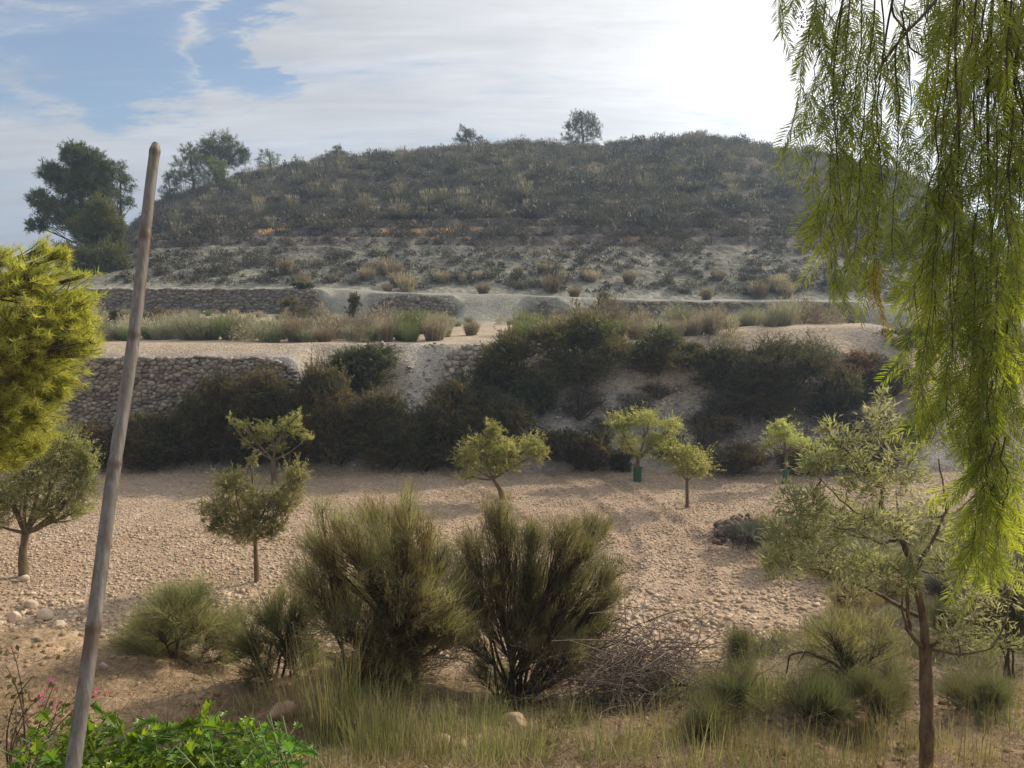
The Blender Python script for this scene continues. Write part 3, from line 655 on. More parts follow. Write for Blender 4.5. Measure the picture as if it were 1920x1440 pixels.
pine('pine_tree', 'lacy little pine right of the domed one on the ridge', (508, 325), (506, 282),
     [(496, 288, 11, 9, 22), (514, 295, 12, 10, 24), (502, 305, 20, 10, 34), (486, 302, 8, 9, 12)], 94, .09, 'pine_y', spec=dict(L=.24, W=.03))
pine('pine_tree', 'tiny pointed pine on the ridge next to the lacy one', (554, 314), (554, 294),
     [(554, 298, 5, 6, 10), (554, 307, 10, 6, 22)], 95, .06, 'pine_y', spec=dict(L=.22, W=.035))
pine('pine_tree', 'small bushy pine poking over the ridge left of the middle', (632, 300), (632, 276),
     [(632, 281, 12, 8, 34), (622, 289, 11, 7, 24), (645, 290, 13, 7, 26)], 96, .08, spec=dict(L=.22, W=.035))
pine('pine_tree', 'three lobed pine on the ridge in the middle', (878, 276), (872, 242),
     [(869, 243, 9, 9, 22), (882, 252, 14, 10, 44), (862, 258, 13, 10, 36), (900, 262, 9, 8, 18), (880, 266, 22, 6, 30)], 96, .1, spec=dict(L=.24, W=.035))
pine('pine_tree', 'lone round pine on the crest of the hill', (1092, 272), (1092, 215),
     [(1084, 218, 16, 12, 66), (1106, 222, 14, 12, 54), (1072, 238, 16, 13, 56), (1114, 240, 16, 16, 66), (1094, 240, 22, 18, 80), (1064, 256, 12, 9, 26), (1090, 260, 30, 8, 40), (1122, 255, 8, 9, 16)], 96, .13, spec=dict(L=.24, W=.035))

# --- the near pine, left edge
def near_pine():
    D = 6.2; b = np.array([-5.4, D, HZ(-5.4, D)]); root = empty('pine_tree', b, 'near yellow green pine with long needles filling the left edge', 'tree')
    w = MB(); leaf = MB(); top = np.array([.25, 0, 4.2]); trunk(w, [(0, 0, -.2), (.05, 0, 1.4), (.15, .05, 2.8), top], [.1, .085, .06, .02])
    bl = [(-60, 560, 150, 110, 120), (60, 520, 60, 50, 70), (110, 600, 70, 65, 130), (40, 640, 90, 80, 150), (90, 690, 65, 60, 110), (20, 760, 75, 65, 120), (-80, 720, 110, 110, 90), (30, 850, 34, 30, 26), (-10, 860, 40, 34, 26), (75, 830, 26, 26, 16), (150, 570, 35, 45, 50), (85, 470, 12, 26, 10), (120, 480, 14, 20, 9), (160, 515, 9, 10, 4), (160, 640, 28, 35, 30), (10, 480, 40, 30, 24), (60, 780, 45, 50, 45), (110, 735, 28, 35, 24), (10, 820, 50, 45, 40)]
    for px, py, rx, ry, n in bl:
        m = m_per_px(D); n = int(n * 1.7); c = at(px, py, D + random.uniform(-.2, .2)) - b; rad = np.array([rx * m, rx * m * 1.1, ry * m])
        t = np.clip((c[2] - .35) / top[2], .2, .95); s0 = top * t; e = c; k = (s0 + e) / 2 + np.array([0, 0, -.1]); P = bez(s0[None], k[None], e[None], 7)
        w.tubes(P, np.linspace(.022, .007, 7)[None], 5)
        u = in_blob(n, .3); E = c + u * rad * (1 + .3 * rng.normal(size=(n, 1))); S = P[0][rng.integers(3, 7, n)] * .5 + (c + u * rad * .4) * .5
        w.tubes(bez(S, (S + E) / 2 + np.array([0, 0, -.03]), E, 4), np.tile([.006, .005, .0035, .002], (n, 1)), 4)
        dirs = nrm(E - S); nn = 46
        # tufts: needles around the last part of each shoot
        tt = rng.random((n, nn)) ** 1.5
        PP = (E[:, None] - dirs[:, None] * (tt * .13)[..., None]).reshape(-1, 3); DD = np.repeat(dirs, nn, 0)
        DN = nrm(DD * rng.uniform(.35, 1.0, (len(DD), 1)) + perp(DD) * .75 + np.array([0, 0, .25]))
        leaf.blades(PP, DN, rng.uniform(.045, .085, len(PP)), .0036, np.array([0, 0, -.006]), 0, 1)
    w.build('trunk', M['pbark'], root, smooth=True); leaf.build('crown', M['pine_near'], root)
near_pine()

# --- shrubs on the bank between field and terrace
def shrub(name, label, px, py0, py1, hw, D, mat, cat='bush', spec=None, tip=None, tipz=.4, k=1.0, group=None, lobes=7, depth=.8, sparse=1.0, zbase=None, widen=1.34):
    """px centre, py0 top, py1 foot, hw half width"""
    if zbase is None: D = min(D, foot(px, py1) + .15)
    hw *= widen; m = m_per_px(D); b = at(px, py1, D); b[2] = (HZ(b[0], D) if zbase is None else zbase) - .05; top = at(px, py0, D)
    hh = top[2] - b[2]; W = hw * m; root = empty(name, b, label, cat, group); bl = []
    for i in range(lobes):
        a = random.uniform(-.68, .68); zt = hh * random.uniform(.45, .84) * (1 - .30 * a * a); rr = W * random.uniform(.34, .5)
        bl.append((b + np.array([a * W, random.uniform(-.4, .3) * W * depth, zt]), (rr, rr * depth, hh * random.uniform(.17, .30)), 0))
    bl.append((b + np.array([0, 0, hh * .74]), (W * .45, W * .4 * depth, hh * .26), 0))
    bl.append((b + np.array([-W * .15, 0, hh * .3]), (W * .85, W * .65 * depth, hh * .32), 0))
    sp = dict(SPEC['bush']); sp.update(spec or {})
    out = []
    for c, rad, _ in bl:
        vol = rad[0] * rad[2]; out.append((c, rad, max(20, int(150 * vol * k * sparse / (sp['L'] / .085) ** 1.2))))
    crown_parts(root, b, out, sp, M[mat], M['darktwig'], np.array([0, 0, .05]), r0=.03, twr=.006, tip=M[tip] if tip else None, tipz=tipz, crown='foliage', woodname='stem', jag=.24, inner=.35)
    return root
BUSH = [
 # label, px, top, foot, halfwidth, D, mat, tip, tipz
 ('dusky low bush at the wall foot left of the pole', 180, 785, 885, 55, 24.5, 'bush_b', None, 0),
 ('low dark bush at the wall foot, right of the pole', 290, 765, 885, 62, 24.4, 'bush_d', 'bush_b', .5),
 ('dark bush with a golden crest before the stone wall end', 360, 745, 882, 50, 24.3, 'bush_d', 'tip', .9),
 ('tall dark green bush overlapping the stone wall', 405, 695, 880, 52, 24.8, 'bush_d', None, 0),
 ('brown topped bush right of the tall one at the wall end', 490, 690, 880, 62, 24.8, 'bush_d', 'bush_b', .25),
 ('bush with a rusty brown crown behind the sparse forked olive', 620, 668, 880, 50, 25.0, 'bush_b', 'bush_b', .3),
 ('grey green bush high on the bank by the earth chute', 690, 640, 745, 66, 26.4, 'bush_g', None, 0),
 ('wide brownish bush in the dark row behind the forked olive', 640, 738, 884, 62, 24.5, 'bush_b', 'bush_b', .4),
 ('dark bush with tawny top below the earth chute', 735, 718, 885, 66, 24.5, 'bush_d', 'bush_b', .35),
 ('tawny crested bush behind the peak of the middle olive', 858, 708, 885, 66, 24.6, 'bush_d', 'bush_b', .4),
 ('dark bush at the right end of the long row', 942, 735, 884, 50, 24.5, 'bush_d', None, 0),
 ('dense blackish bush low in the row behind the middle olive', 800, 765, 886, 60, 24.2, 'bush_d', None, 0),
 ('blackish low bush left in the row behind the forked olive', 555, 770, 886, 55, 24.2, 'bush_d', 'bush_b', .6),
 ('dark green bush with a golden top right of the small wall', 975, 618, 765, 66, 26.4, 'bush_d', 'tip', .62),
 ('largest dark green bush in the middle, reaching the upper terrace', 1100, 580, 742, 88, 27.2, 'bush_d', 'tip', .8),
 ('brownish rounded bush right of the largest dark green one', 1235, 608, 712, 66, 27.4, 'bush_b', 'bush_g', .3),
 ('big round dark green bush above the small olive', 1438, 632, 795, 112, 27.0, 'bush_d', 'tip', 1.0),
 ('rust coloured low shrub right of the big round bush', 1600, 655, 735, 62, 28.0, 'bush_r', None, 0),
 ('rust coloured shrub behind the hanging pepper leaves', 1675, 668, 760, 52, 27.6, 'bush_r', 'bush_g', .3),
 ('grey brown shrub below the rust coloured ones', 1590, 705, 782, 55, 26.4, 'bush_g', 'bush_b', .2),
 ('dusky round shrub on the far right terrace edge', 1700, 605, 665, 40, 30.0, 'bush_g', None, 0),
 ('dark low bush below the rocky bank left of the guarded olive', 1065, 800, 884, 55, 24.4, 'bush_d', 'bush_b', .3),
 ('brown low shrub at the foot of the guarded olive', 1172, 838, 886, 24, 24.1, 'bush_b', 'bush_r', .3),
 ('small dark bush on the bank above the yellow green olive', 1350, 775, 835, 48, 25.2, 'bush_b', None, 0),
 ('low brown bush behind the yellow green olive', 1385, 828, 890, 58, 24.2, 'bush_b', None, 0),
 ('low dark brown bush behind the small guarded olive', 1520, 832, 892, 62, 24.2, 'bush_b', None, 0),
 ('dark shrub between the tall one and the brown topped one', 450, 720, 882, 46, 24.6, 'bush_d', 'bush_b', .3),
 ('tawny bush left of the earth chute, above the hedge', 590, 700, 840, 44, 25.4, 'bush_b', 'tip', .9),
 ('dark bush below the small stone wall', 885, 700, 820, 50, 25.6, 'bush_d', 'bush_g', .4),
 ('dark green bush below the golden topped one', 1015, 690, 790, 50, 25.6, 'bush_g', None, 0),
 ('low brown bush at the field edge left of the rust one', 1110, 815, 886, 40, 24.2, 'bush_b', 'bush_r', .5),
 ('grey green bush right of the big round one', 1560, 690, 800, 44, 26.4, 'bush_g', 'bush_b', .3),
 ('dark bush at the left of the big round one', 1350, 640, 740, 46, 27.2, 'bush_d', 'tip', .9),
 ('brownish bush linking the brown one to the big round one', 1290, 640, 700, 36, 27.8, 'bush_b', None, 0),
 ('low dark bush behind the near sapling', 1650, 812, 890, 70, 24.3, 'bush_d', 'bush_b', .3),
]
for L_, px, a, b_, hw, D, mt, tp, tz in BUSH:
    shrub('shrub', L_, px, a, b_, hw, D, mt, tip=tp, tipz=tz, group='bushes on the bank behind the field', k=2.5)
for L_, px, a, b_, hw, D in [('leafless purple grey shrub on the rocky bank', 1085, 722, 800, 50, 25.4), ('sparse grey shrub beside the purple grey one', 1020, 735, 790, 34, 25.8), ('wiry grey shrub low on the rocky bank', 1130, 780, 850, 44, 24.9), ('purple grey brush in the middle of the rocky bank', 1175, 730, 800, 46, 25.4), ('flat dry brush high on the rocky bank', 1230, 715, 760, 44, 26.0), ('dry brush at the right of the rocky bank', 1330, 740, 800, 34, 25.6),
                             ('brown dry brush behind the broad guarded olive', 1255, 800, 870, 46, 24.7), ('grey brush at the foot of the hedge end', 1000, 790, 860, 40, 24.7), ('pale dry brush under the rust coloured shrubs', 1650, 770, 830, 50, 25.4), ('wispy dry brush far right of the bank', 1730, 760, 840, 50, 25.4), ('grey brush right of the small guarded olive', 1560, 815, 860, 36, 24.8),
                             ('dry grey shrub among the rocks below the big round bush', 1310, 790, 870, 36, 24.8), ('sparse dry shrub under the near sapling', 1585, 768, 815, 48, 25.8)]:
    shrub('dry_shrub', L_, px, a, b_, hw, D, 'scrub_b', spec=dict(L=.09, W=.012, n=14), k=1.6, lobes=5, group='dry shrubs on the rocky bank')
# bushes on the lower terrace and at the hill foot
for L_, px, a, b_, hw, D, mt in [('dark brown bush on the terrace right of the pole', 305, 575, 618, 38, 33, 'bush_b'), ('dark bush on the terrace left of the pole', 228, 580, 615, 24, 33.5, 'bush_d'),
                                 ('round dark bush against the left hill foot wall', 548, 556, 592, 28, 39.5, 'bush_d'), ('bushy green shrub on top of the left hill foot wall', 567, 527, 545, 18, 42.5, 'bush_g'),
                                 ('dark bush beside the left end of the right hill foot wall', 1130, 545, 590, 20, 40.5, 'bush_b'), ('small bush at the earth slide near the arched wall', 662, 548, 570, 14, 40.5, 'bush_d')]:
    shrub('shrub', L_, px, a, b_, hw, D, mt, k=1.2, lobes=5, spec=dict(L=.10, W=.03), group='bushes of the terrace')

# --- tufts of the terrace and the scrub of the hill: a few kinds, copied
def tuft(name, n, h, r, lean, W, mat, seed_mat=None, ns=0, droop=.0):
    """upright tuft of fine stems, base at the origin"""
    a = rng.uniform(0, 6.28, n); q = np.sqrt(rng.random(n)) * r; P = np.column_stack([np.cos(a) * q * .6, np.sin(a) * q * .6, np.zeros(n)])
    D = nrm(np.column_stack([np.cos(a) * q / r * lean, np.sin(a) * q / r * lean, np.ones(n)]) + rng.normal(size=(n, 3)) * .12)
    mb = MB(); L = h * rng.uniform(.55, 1.1, n)
    mb.blades(P, D, L, W, np.column_stack([np.cos(a), np.sin(a), -np.ones(n) * .5]) * (droop * h), 0, 2)
    # side sprigs
    k = n; pp = P + D * (L * rng.uniform(.3, .95, n))[:, None]; mb.kites(pp, nrm(D + rng.normal(size=D.shape) * .45), h * .22, W * 1.2)
    if seed_mat is not None:
        a = rng.uniform(0, 6.28, ns); D2 = nrm(np.column_stack([np.cos(a) * .3, np.sin(a) * .3, np.ones(ns)])); P2 = P[:ns] * .5
        mb.blades(P2, D2, h * rng.uniform(1.1, 1.6, ns), W * .9, np.zeros((1, 3)), 1, 1)
        mb.kites(P2 + D2 * h * 1.0, D2, h * .35, W * 1.3, 1)
    return mb, [M[mat]] + ([M[seed_mat]] if seed_mat else [])
def scrubball(n, h, r, L, W, mat):
    mb = MB(); u = rvec(n); u[:, 2] = np.abs(u[:, 2]); lump = 1 + .22 * np.sin(u[:, 0] * 5 + random.random() * 6) * np.cos(u[:, 1] * 4 + random.random() * 6)
    P = u * (rng.random((n, 1)) ** .45) * lump[:, None] * np.array([r, r, h]); D = nrm(u + rng.normal(size=u.shape) * .5 + np.array([0, 0, .4]))
    mb.kites(P, D, L * rng.uniform(.6, 1.3, n), W, 0); return mb, [M[mat]]
def proto(name, mbm, label, cat, group):
    mb, mats = mbm; o = mb.build(name, mats); return tag(o, label, cat, group)
class Used:
    pass
_first = {}
def place(p, x, y, s, rz=None, label=None, group=None, sq=1.0):
    loc = (x, y, HZ(x, y) - .03)
    rz = random.uniform(0, 6.28) if rz is None else rz
    if p.name not in _first:
        _first[p.name] = 1; o = p; o.location = loc; o.rotation_euler = (0, 0, rz); o.scale = (s, s, s * sq)
        if label: o['label'] = label
        if group: o['group'] = group
        return o
    return copy_thing(p, loc, rz, (s, s, s * sq), label, group)
def zone(x, y):
    zc = float(np.interp(x * YC / min(max(y, 60), YC), _cx, _cz)); t = (HZ(x, y) - 5) / max(zc - 5, .5); px = 960 + x / y * 1485
    v = 'along the ridge' if t > .9 else 'on the upper slope' if t > .66 else 'half way up the slope' if t > .4 else 'on the lower slope'
    marks = [(300, 'behind the top of the pole'), (430, 'below the domed ridge pine'), (560, 'below the tiny pointed pine'), (680, 'right of the bushy ridge pine'), (880, 'below the three lobed pine'), (1000, 'between the two middle pines'), (1092, 'below the lone round pine'), (1230, 'right of the lone round pine'), (1370, 'left of the pepper tree'), (1480, 'beside the pepper leaves'), (1700, 'behind the pepper leaves')]
    return v + ' ' + min(marks, key=lambda m: abs(m[0] - px))[1]
def lowzone(x, y):
    px = 960 + x / 46 * 1485
    marks = [(330, 'above the long left wall'), (560, 'above the long left wall end'), (770, 'above the arched wall'), (1000, 'above the smallest wall'), (1200, 'above the left of the right wall'), (1400, 'above the middle of the right wall'), (1600, 'above the right wall end')]
    return ('just ' if y < 46.2 else 'a little ' if y < 50 else 'high ') + min(marks, key=lambda m: abs(m[0] - px))[1]
def terzone(x, y):
    px = 960 + x / y * 1485; r = 'at the terrace edge' if y < 29.4 else 'mid terrace' if y < 34 else 'at the terrace back'
    marks = [(210, 'left of the pole'), (380, 'right of the pole'), (560, 'over the stone wall end'), (700, 'behind the grey green bush'), (860, 'over the small wall'), (1000, 'left of the largest bush'), (1150, 'behind the largest bush'), (1300, 'left of the big round bush'), (1450, 'behind the big round bush'), (1620, 'near the pepper leaves')]
    return r + ' ' + min(marks, key=lambda m: abs(m[0] - px))[1]
tufts = [proto('terrace_tuft', tuft('t', 420, .62, .35, .55, .014, 'tuft_p'), 'pale grey green tufted plant standing in the scrub of the lower terrace', 'plant', 'grey tufts on the lower terrace'),
         proto('terrace_tuft', tuft('t', 380, .62, .3, .35, .014, 'tuft_k'), 'dry pinkish brown tufted plant standing in the scrub of the lower terrace', 'plant', 'brown tufts on the lower terrace'),
         proto('terrace_tuft', scrubball(900, .7, .42, .11, .02, 'tuft_k'), 'rounded twiggy pinkish brown bush in the scrub of the lower terrace', 'bush', 'twiggy bushes on the lower terrace'),
         proto('terrace_tuft', tuft('t', 460, .6, .35, .5, .015, 'tuft_g'), 'green upright tufted plant in the scrub of the lower terrace', 'plant', 'green tufts on the lower terrace')]
cnt = 0
for row, (D0, D1, n) in enumerate(((28.0, 29.2, 60), (29.5, 32, 66), (32, 36, 74), (36, 39.6, 80))):
    for i in range(n):
        D = random.uniform(D0, D1); x = (-.56 + (1.03) * (i + random.uniform(.1, .9)) / n) * D
        if row == 0 and (x > .28 * D or x < -15 or -2.0 < x < 0): continue
        if row < 3 and x > 12.5: continue
        if abs(x + 1.2) < 1.5 and random.random() < .6: continue
        k = random.choices((0, 1, 2, 3), (.42, .30, .22, .06) if x < -9 or x > 5 else (.22, .42, .28, .08))[0]
        if 725 < 960 + x / D * 1480 < 800 and row < 2: k = 3
        place(tufts[k], x, D, label=('pale grey green tuft ', 'dry pinkish tuft ', 'twiggy brown bush ', 'green upright tuft ')[k] + terzone(x, D), s=random.uniform(.75, 1.45) * (1.15 if k == 2 else 1.0) * (1.05, 1.1, .75, .45)[row], sq=random.uniform(.8, 1.25))
esp = [proto('esparto_clump', tuft('e', 170, .75, .45, .9, .03, 'esp', 'espt', 26, .12), 'golden tipped grass clump on the upper hillside', 'grass clump', 'golden tipped grass clumps on the hillside'),
       proto('esparto_clump', tuft('e', 170, .7, .5, 1.1, .03, 'esp', 'espt', 9, .15), 'dull grey green grass clump on the upper hillside', 'grass clump', 'dull grass clumps on the hillside')]
scr = [proto('hill_scrub', scrubball(520, .62, .62, .16, .045, 'scrub_d'), 'dark rounded scrub bush on the hillside', 'bush', 'dark scrub bushes on the hillside'),
       proto('hill_scrub', scrubball(420, .55, .5, .15, .04, 'scrub_b'), 'brownish grey scrub bush on the hillside', 'bush', 'brownish scrub bushes on the hillside'),
       proto('dry_tuft', tuft('h', 260, .7, .4, .5, .03, 'tuft_k'), 'pinkish dry tuft low on the pale foot of the hill', 'plant', 'dry tufts on the pale foot of the hill')]
def hill_pts(n, y0, y1, pw=1.0):
    y = y0 + (y1 - y0) * rng.random(n) ** pw; t = rng.uniform(-.50, .62, n); x = t * y; z = H(x, y)
    zc = np.interp(x * YC / np.clip(y, 60, YC), _cx, _cz); return x, y, z
x, y, z = hill_pts(265, 58, 100)
for a, b, c in zip(x, y, z):
    if c < 8: continue
    gold = vnoise(np.array([a * .08]), np.array([b * .08]), 5)[0] + random.uniform(-.3, .3) > -.05
    place(esp[0 if gold else 1], a, b, random.uniform(.8, 1.7), sq=random.uniform(.8, 1.2), label=('golden tipped' if gold else 'dull grey') + ' grass clump ' + zone(a, b))
x, y, z = hill_pts(200, 54, 99)
for i, (a, b, c) in enumerate(zip(x, y, z)):
    k = 0 if random.random() < .65 else 1; place(scr[k], a, b, random.uniform(.9, 2.1), sq=random.uniform(.7, 1.2), label=('dark rounded', 'brownish grey')[k] + ' scrub bush ' + zone(a, b))
x, y, z = hill_pts(95, 44.6, 56)
for i, (a, b, c) in enumerate(zip(x, y, z)):
    k = random.choice((0, 1, 1)); place(scr[k], a, b, random.uniform(.4, 1.1), sq=random.uniform(.8, 1.4), label=('small dark', 'small brownish')[k] + ' scrub on the hill foot ' + lowzone(a, b))
for i in range(30):
    yy = random.uniform(43.2, 47.5); xx = random.uniform(-.30, .5) * yy
    if i < 5: xx = random.uniform(-8.5, -1.5)
    place(scr[2], xx, yy, random.uniform(.6, 1.35), sq=random.uniform(.8, 1.3), label='pinkish tuft on the hill foot ' + lowzone(xx, yy))
def hill_mass():
    """the scrub nobody could count"""
    mb = MB()
    def balls(n, y0, y1, smin, smax, k, m, keep):
        x, y, z = hill_pts(n, y0, y1); ok = keep(x, y, z); x, y, z = x[ok], y[ok], z[ok]; n = len(x); s = rng.uniform(smin, smax, n)
        u = rvec(n * k).reshape(n, k, 3); u[..., 2] = np.abs(u[..., 2]); P = np.column_stack([x, y, z])[:, None] + u * rng.random((n, k, 1)) ** .5 * (s[:, None] * np.array([.6, .6, .62]))[:, None]
        mm = np.repeat(s, k); mb.kites(P.reshape(-1, 3), nrm(u.reshape(-1, 3) + rng.normal(size=(n * k, 3)) * .5 + np.array([0, 0, .5])), .2 * mm ** .5, .06, m)
    def grass(n, y0, y1, k, m, L, W, keep, lean=.5):
        x, y, z = hill_pts(n, y0, y1); ok = keep(x, y, z); x, y, z = x[ok], y[ok], z[ok]; n = len(x); s = rng.uniform(.6, 1.4, n)
        a = rng.uniform(0, 6.28, (n, k)); q = rng.random((n, k)); P = np.column_stack([x, y, z])[:, None] + np.stack([np.cos(a) * q * .25, np.sin(a) * q * .25, a * 0], -1)
        D = nrm(np.stack([np.cos(a) * q * lean, np.sin(a) * q * lean, a * 0 + 1], -1)).reshape(-1, 3)
        mb.blades(P.reshape(-1, 3), D, L * np.repeat(s, k), W, np.zeros((1, 3)), m, 1)
    bare = lambda x, y, z: (np.abs(z - 9.5) < .75) & (fbm(x * .14 + 3, y * .3, 4, 171) > -.02) & (x < 12)
    upz = lambda x, y, z: ~bare(x, y, z) & (z > 8.3 + 1.2 * fbm(x * .2, y * .2, 2, 9))
    balls(2600, 53, 101, .6, 1.5, 95, 0, upz); balls(1500, 52, 101, .5, 1.3, 80, 1, upz)
    gold = lambda x, y, z: upz(x, y, z) & (fbm(x * .1, y * .1, 3, 19) > -.15)
    grass(1700, 60, 101, 46, 2, .75, .035, upz, 1.0); grass(900, 62, 101, 16, 3, .8, .02, gold, .55)
    balls(1500, 44.6, 62, .2, .7, 46, 1, lambda x, y, z: fbm(x * .3, y * .3, 3, 29) > -.25)
    balls(1100, 44.6, 62, .2, .6, 46, 0, lambda x, y, z: fbm(x * .3, y * .3, 3, 39) > -.25)
    tag(mb.build('undergrowth', [M['scrub_d'], M['scrub_b'], M['esp'], M['espt']]), kind='stuff')
hill_mass()

# ------------------------------------------------------------------ broom shrubs in front
def broom(name, label, base_px, D, tips, bases, mat='broom', dk='darktwig', k=1.0, L=(.07, .19), W=.004, cat='bush', nst=26, thick=.022, group=None, dead=0):
    """woody stems from the foot fan out to tips (px, py, rx, ry, bunches); each bunch is a spray of fine green stems"""
    b = at(*base_px, D); b[2] = HZ(b[0], D) - .05; root = empty(name, b, label, cat, group); w = MB(); g = MB(); m = m_per_px(D)
    for px, py, rx, ry, n in tips:
        n = int(n * k); c = at(px, py, D + random.uniform(-.35, .35)) - b; rad = np.array([rx * m * 1.15, rx * m * .9 + .1, ry * m * 1.1]); n = int(n * 1.45)
        s0 = np.array([random.choice(bases) * m + random.uniform(-.05, .05), random.uniform(-.1, .1), 0.0])
        e = c - np.array([0, 0, rad[2] * .5]); kk = s0 * .5 + e * .5 + np.array([(s0[0] - e[0]) * .15, 0, .12 * np.linalg.norm(e)])
        P = bez(s0[None], kk[None], e[None], 9) + rng.normal(size=(1, 9, 3)) * np.linspace(0, .02, 9)[None, :, None]
        w.tubes(P, np.linspace(thick * .75, thick * .22, 9)[None], 6)
        u = in_blob(n, .0); E = c + u * rad * (1 + .34 * rng.normal(size=(n, 1))); E[:, 2] = np.maximum(E[:, 2], .05); S = P[0][rng.integers(4, 9, n)]; mid = (S + E) / 2 + rng.normal(size=S.shape) * .04
        w.tubes(bez(S, mid, E, 5), np.tile(np.linspace(.0045, .0015, 5), (n, 1)), 3)
        dirs = nrm(nrm(E - S) * .6 + nrm(E) * .45 + np.array([0, 0, .25]) + rng.normal(size=E.shape) * .45)
        ns = int(nst * .62); tt = rng.random((n, ns)) ** .8; BB = E[:, None] - (E - mid)[:, None] * (tt * .7)[..., None] + rng.normal(size=(n, ns, 3)) * .018; PP = BB.reshape(-1, 3)
        DD = nrm(np.repeat(dirs, ns, 0) + rng.normal(size=(n * ns, 3)) * .34)
        g.blades(PP, DD, rng.uniform(L[0], L[1], len(PP)), W, rng.normal(size=PP.shape) * .012 + np.array([0, 0, .015]), 0, 2)
    w.build('stem', M[dk], root, smooth=True); g.build('foliage', M[mat], root)
    return root
broom('broom_shrub', 'wide green broom shrub in front of the field, left of the many stemmed one', (725, 1310), 7.2,
      [(640, 985, 40, 30, 46), (700, 965, 42, 32, 60), (755, 975, 34, 40, 55), (610, 1030, 36, 28, 40), (680, 1040, 55, 45, 90), (760, 1040, 50, 48, 90), (800, 985, 14, 45, 22), (650, 1110, 60, 45, 90), (735, 1120, 62, 50, 110), (800, 1100, 50, 55, 90), (830, 1040, 30, 40, 40), (620, 1160, 50, 40, 60), (700, 1200, 70, 45, 110), (790, 1190, 62, 52, 110), (840, 1150, 35, 50, 50), (660, 1250, 60, 35, 60), (760, 1260, 65, 38, 80), (575, 1010, 22, 16, 16), (560, 1080, 24, 22, 14), (870, 1090, 40, 46, 50), (860, 1180, 44, 50, 50), (590, 1090, 44, 50, 40), (600, 950, 20, 18, 12), (770, 930, 14, 22, 10)],
      [-40, 0, 30, -70, 60], k=1.1)
broom('broom_shrub', 'spreading many stemmed broom shrub in front of the field, beside the brushwood', (955, 1315), 7.4,
      [(925, 955, 26, 30, 34), (945, 990, 38, 30, 50), (880, 1020, 34, 32, 40), (1000, 1000, 30, 32, 44), (1060, 1000, 34, 28, 50), (1120, 985, 28, 16, 36), (1095, 1030, 36, 24, 44), (1140, 1070, 30, 26, 36), (1150, 1110, 24, 30, 30), (1080, 1090, 44, 36, 60), (1000, 1070, 46, 42, 70), (930, 1080, 44, 44, 70), (870, 1090, 36, 34, 46), (1040, 1150, 50, 38, 70), (1110, 1150, 40, 34, 44), (960, 1160, 46, 40, 56), (1000, 1220, 44, 40, 50), (1075, 1215, 40, 34, 44), (900, 1140, 34, 30, 36), (950, 1270, 36, 30, 26), (1030, 1270, 30, 26, 22), (1125, 1170, 40, 40, 34), (1100, 1240, 44, 34, 34), (880, 1190, 34, 36, 34), (900, 1250, 34, 34, 26), (1000, 1120, 60, 50, 60), (1060, 1180, 56, 46, 56)],
      [-22, -8, 6, 18, 30], 'broom_dk', k=1.25, thick=.026)
broom('broom_shrub', 'low dense dark broom shrub at the left foot of the wide green one', (520, 1285), 7.5,
      [(500, 1150, 40, 32, 46), (555, 1150, 34, 40, 50), (470, 1200, 44, 34, 54), (540, 1210, 50, 40, 70), (480, 1250, 50, 26, 44), (590, 1230, 30, 40, 36), (530, 1110, 20, 22, 14), (590, 1130, 26, 30, 26)],
      [-30, 0, 30], 'broom_dk', k=1.1, L=(.08, .17))
broom('broom_shrub', 'feathery olive green shrub left of centre in front of the gravel', (330, 1240), 8.6,
      [(330, 1130, 60, 26, 60), (250, 1190, 40, 30, 40), (440, 1170, 40, 34, 44), (430, 1230, 44, 26, 34), (300, 1230, 60, 24, 44), (290, 1165, 40, 28, 50), (375, 1160, 46, 30, 60), (320, 1200, 60, 26, 70), (400, 1195, 40, 28, 46), (270, 1205, 34, 22, 30), (370, 1110, 36, 18, 20)],
      [-40, 0, 40], 'rush', k=1.3, L=(.12, .28), W=.0035)
broom('broom_shrub', 'bushy grey green shrub behind the fallen branch', (1590, 1330), 7.0,
      [(1560, 1180, 44, 26, 34), (1610, 1170, 44, 28, 34), (1660, 1190, 34, 30, 26), (1530, 1210, 28, 20, 18), (1600, 1225, 60, 34, 50), (1670, 1250, 40, 34, 34), (1560, 1270, 44, 26, 34)],
      [-30, 0, 30], 'broom_dk', k=.9)
for lab, px, py, D, hw, hh, mat in [
    ('low green broom tuft under the fallen branch', 1540, 1360, 6.2, 75, 80, 'broom'), ('green broom tuft between brushwood and fallen branch', 1370, 1370, 6.4, 60, 95, 'broom'),
    ('olive broom tuft at the bottom right of the brushwood', 1320, 1400, 6.0, 60, 70, 'broom_dk'), ('low green tuft right of the sapling trunk', 1830, 1350, 6.4, 70, 65, 'broom'),
    ('slim dark green tuft standing up before the field edge', 1385, 1280, 7.8, 22, 85, 'broom_dk'), ('small green tuft just left of the sapling trunk', 1650, 1345, 6.4, 50, 60, 'broom')]:
    broom('broom_tuft', lab, (px, py), D, [(px + random.uniform(-.6, .6) * hw, py - hh * random.uniform(.3, .9), hw * .45, hh * .28, 18) for _ in range(9)], [-hw * .5, 0, hw * .5], 'tuft_dk', k=1.0, L=(.10, .2), thick=.01)
broom('broom_shrub', 'dark leafy shrub on the right edge under the pepper leaves', (1900, 1210), 9.5,
      [(1880, 1120, 44, 30, 50), (1930, 1080, 40, 50, 60), (1900, 1160, 60, 36, 70), (1840, 1160, 30, 26, 24)], [-20, 10], 'bush_d', k=1.4, L=(.07, .14), W=.012)
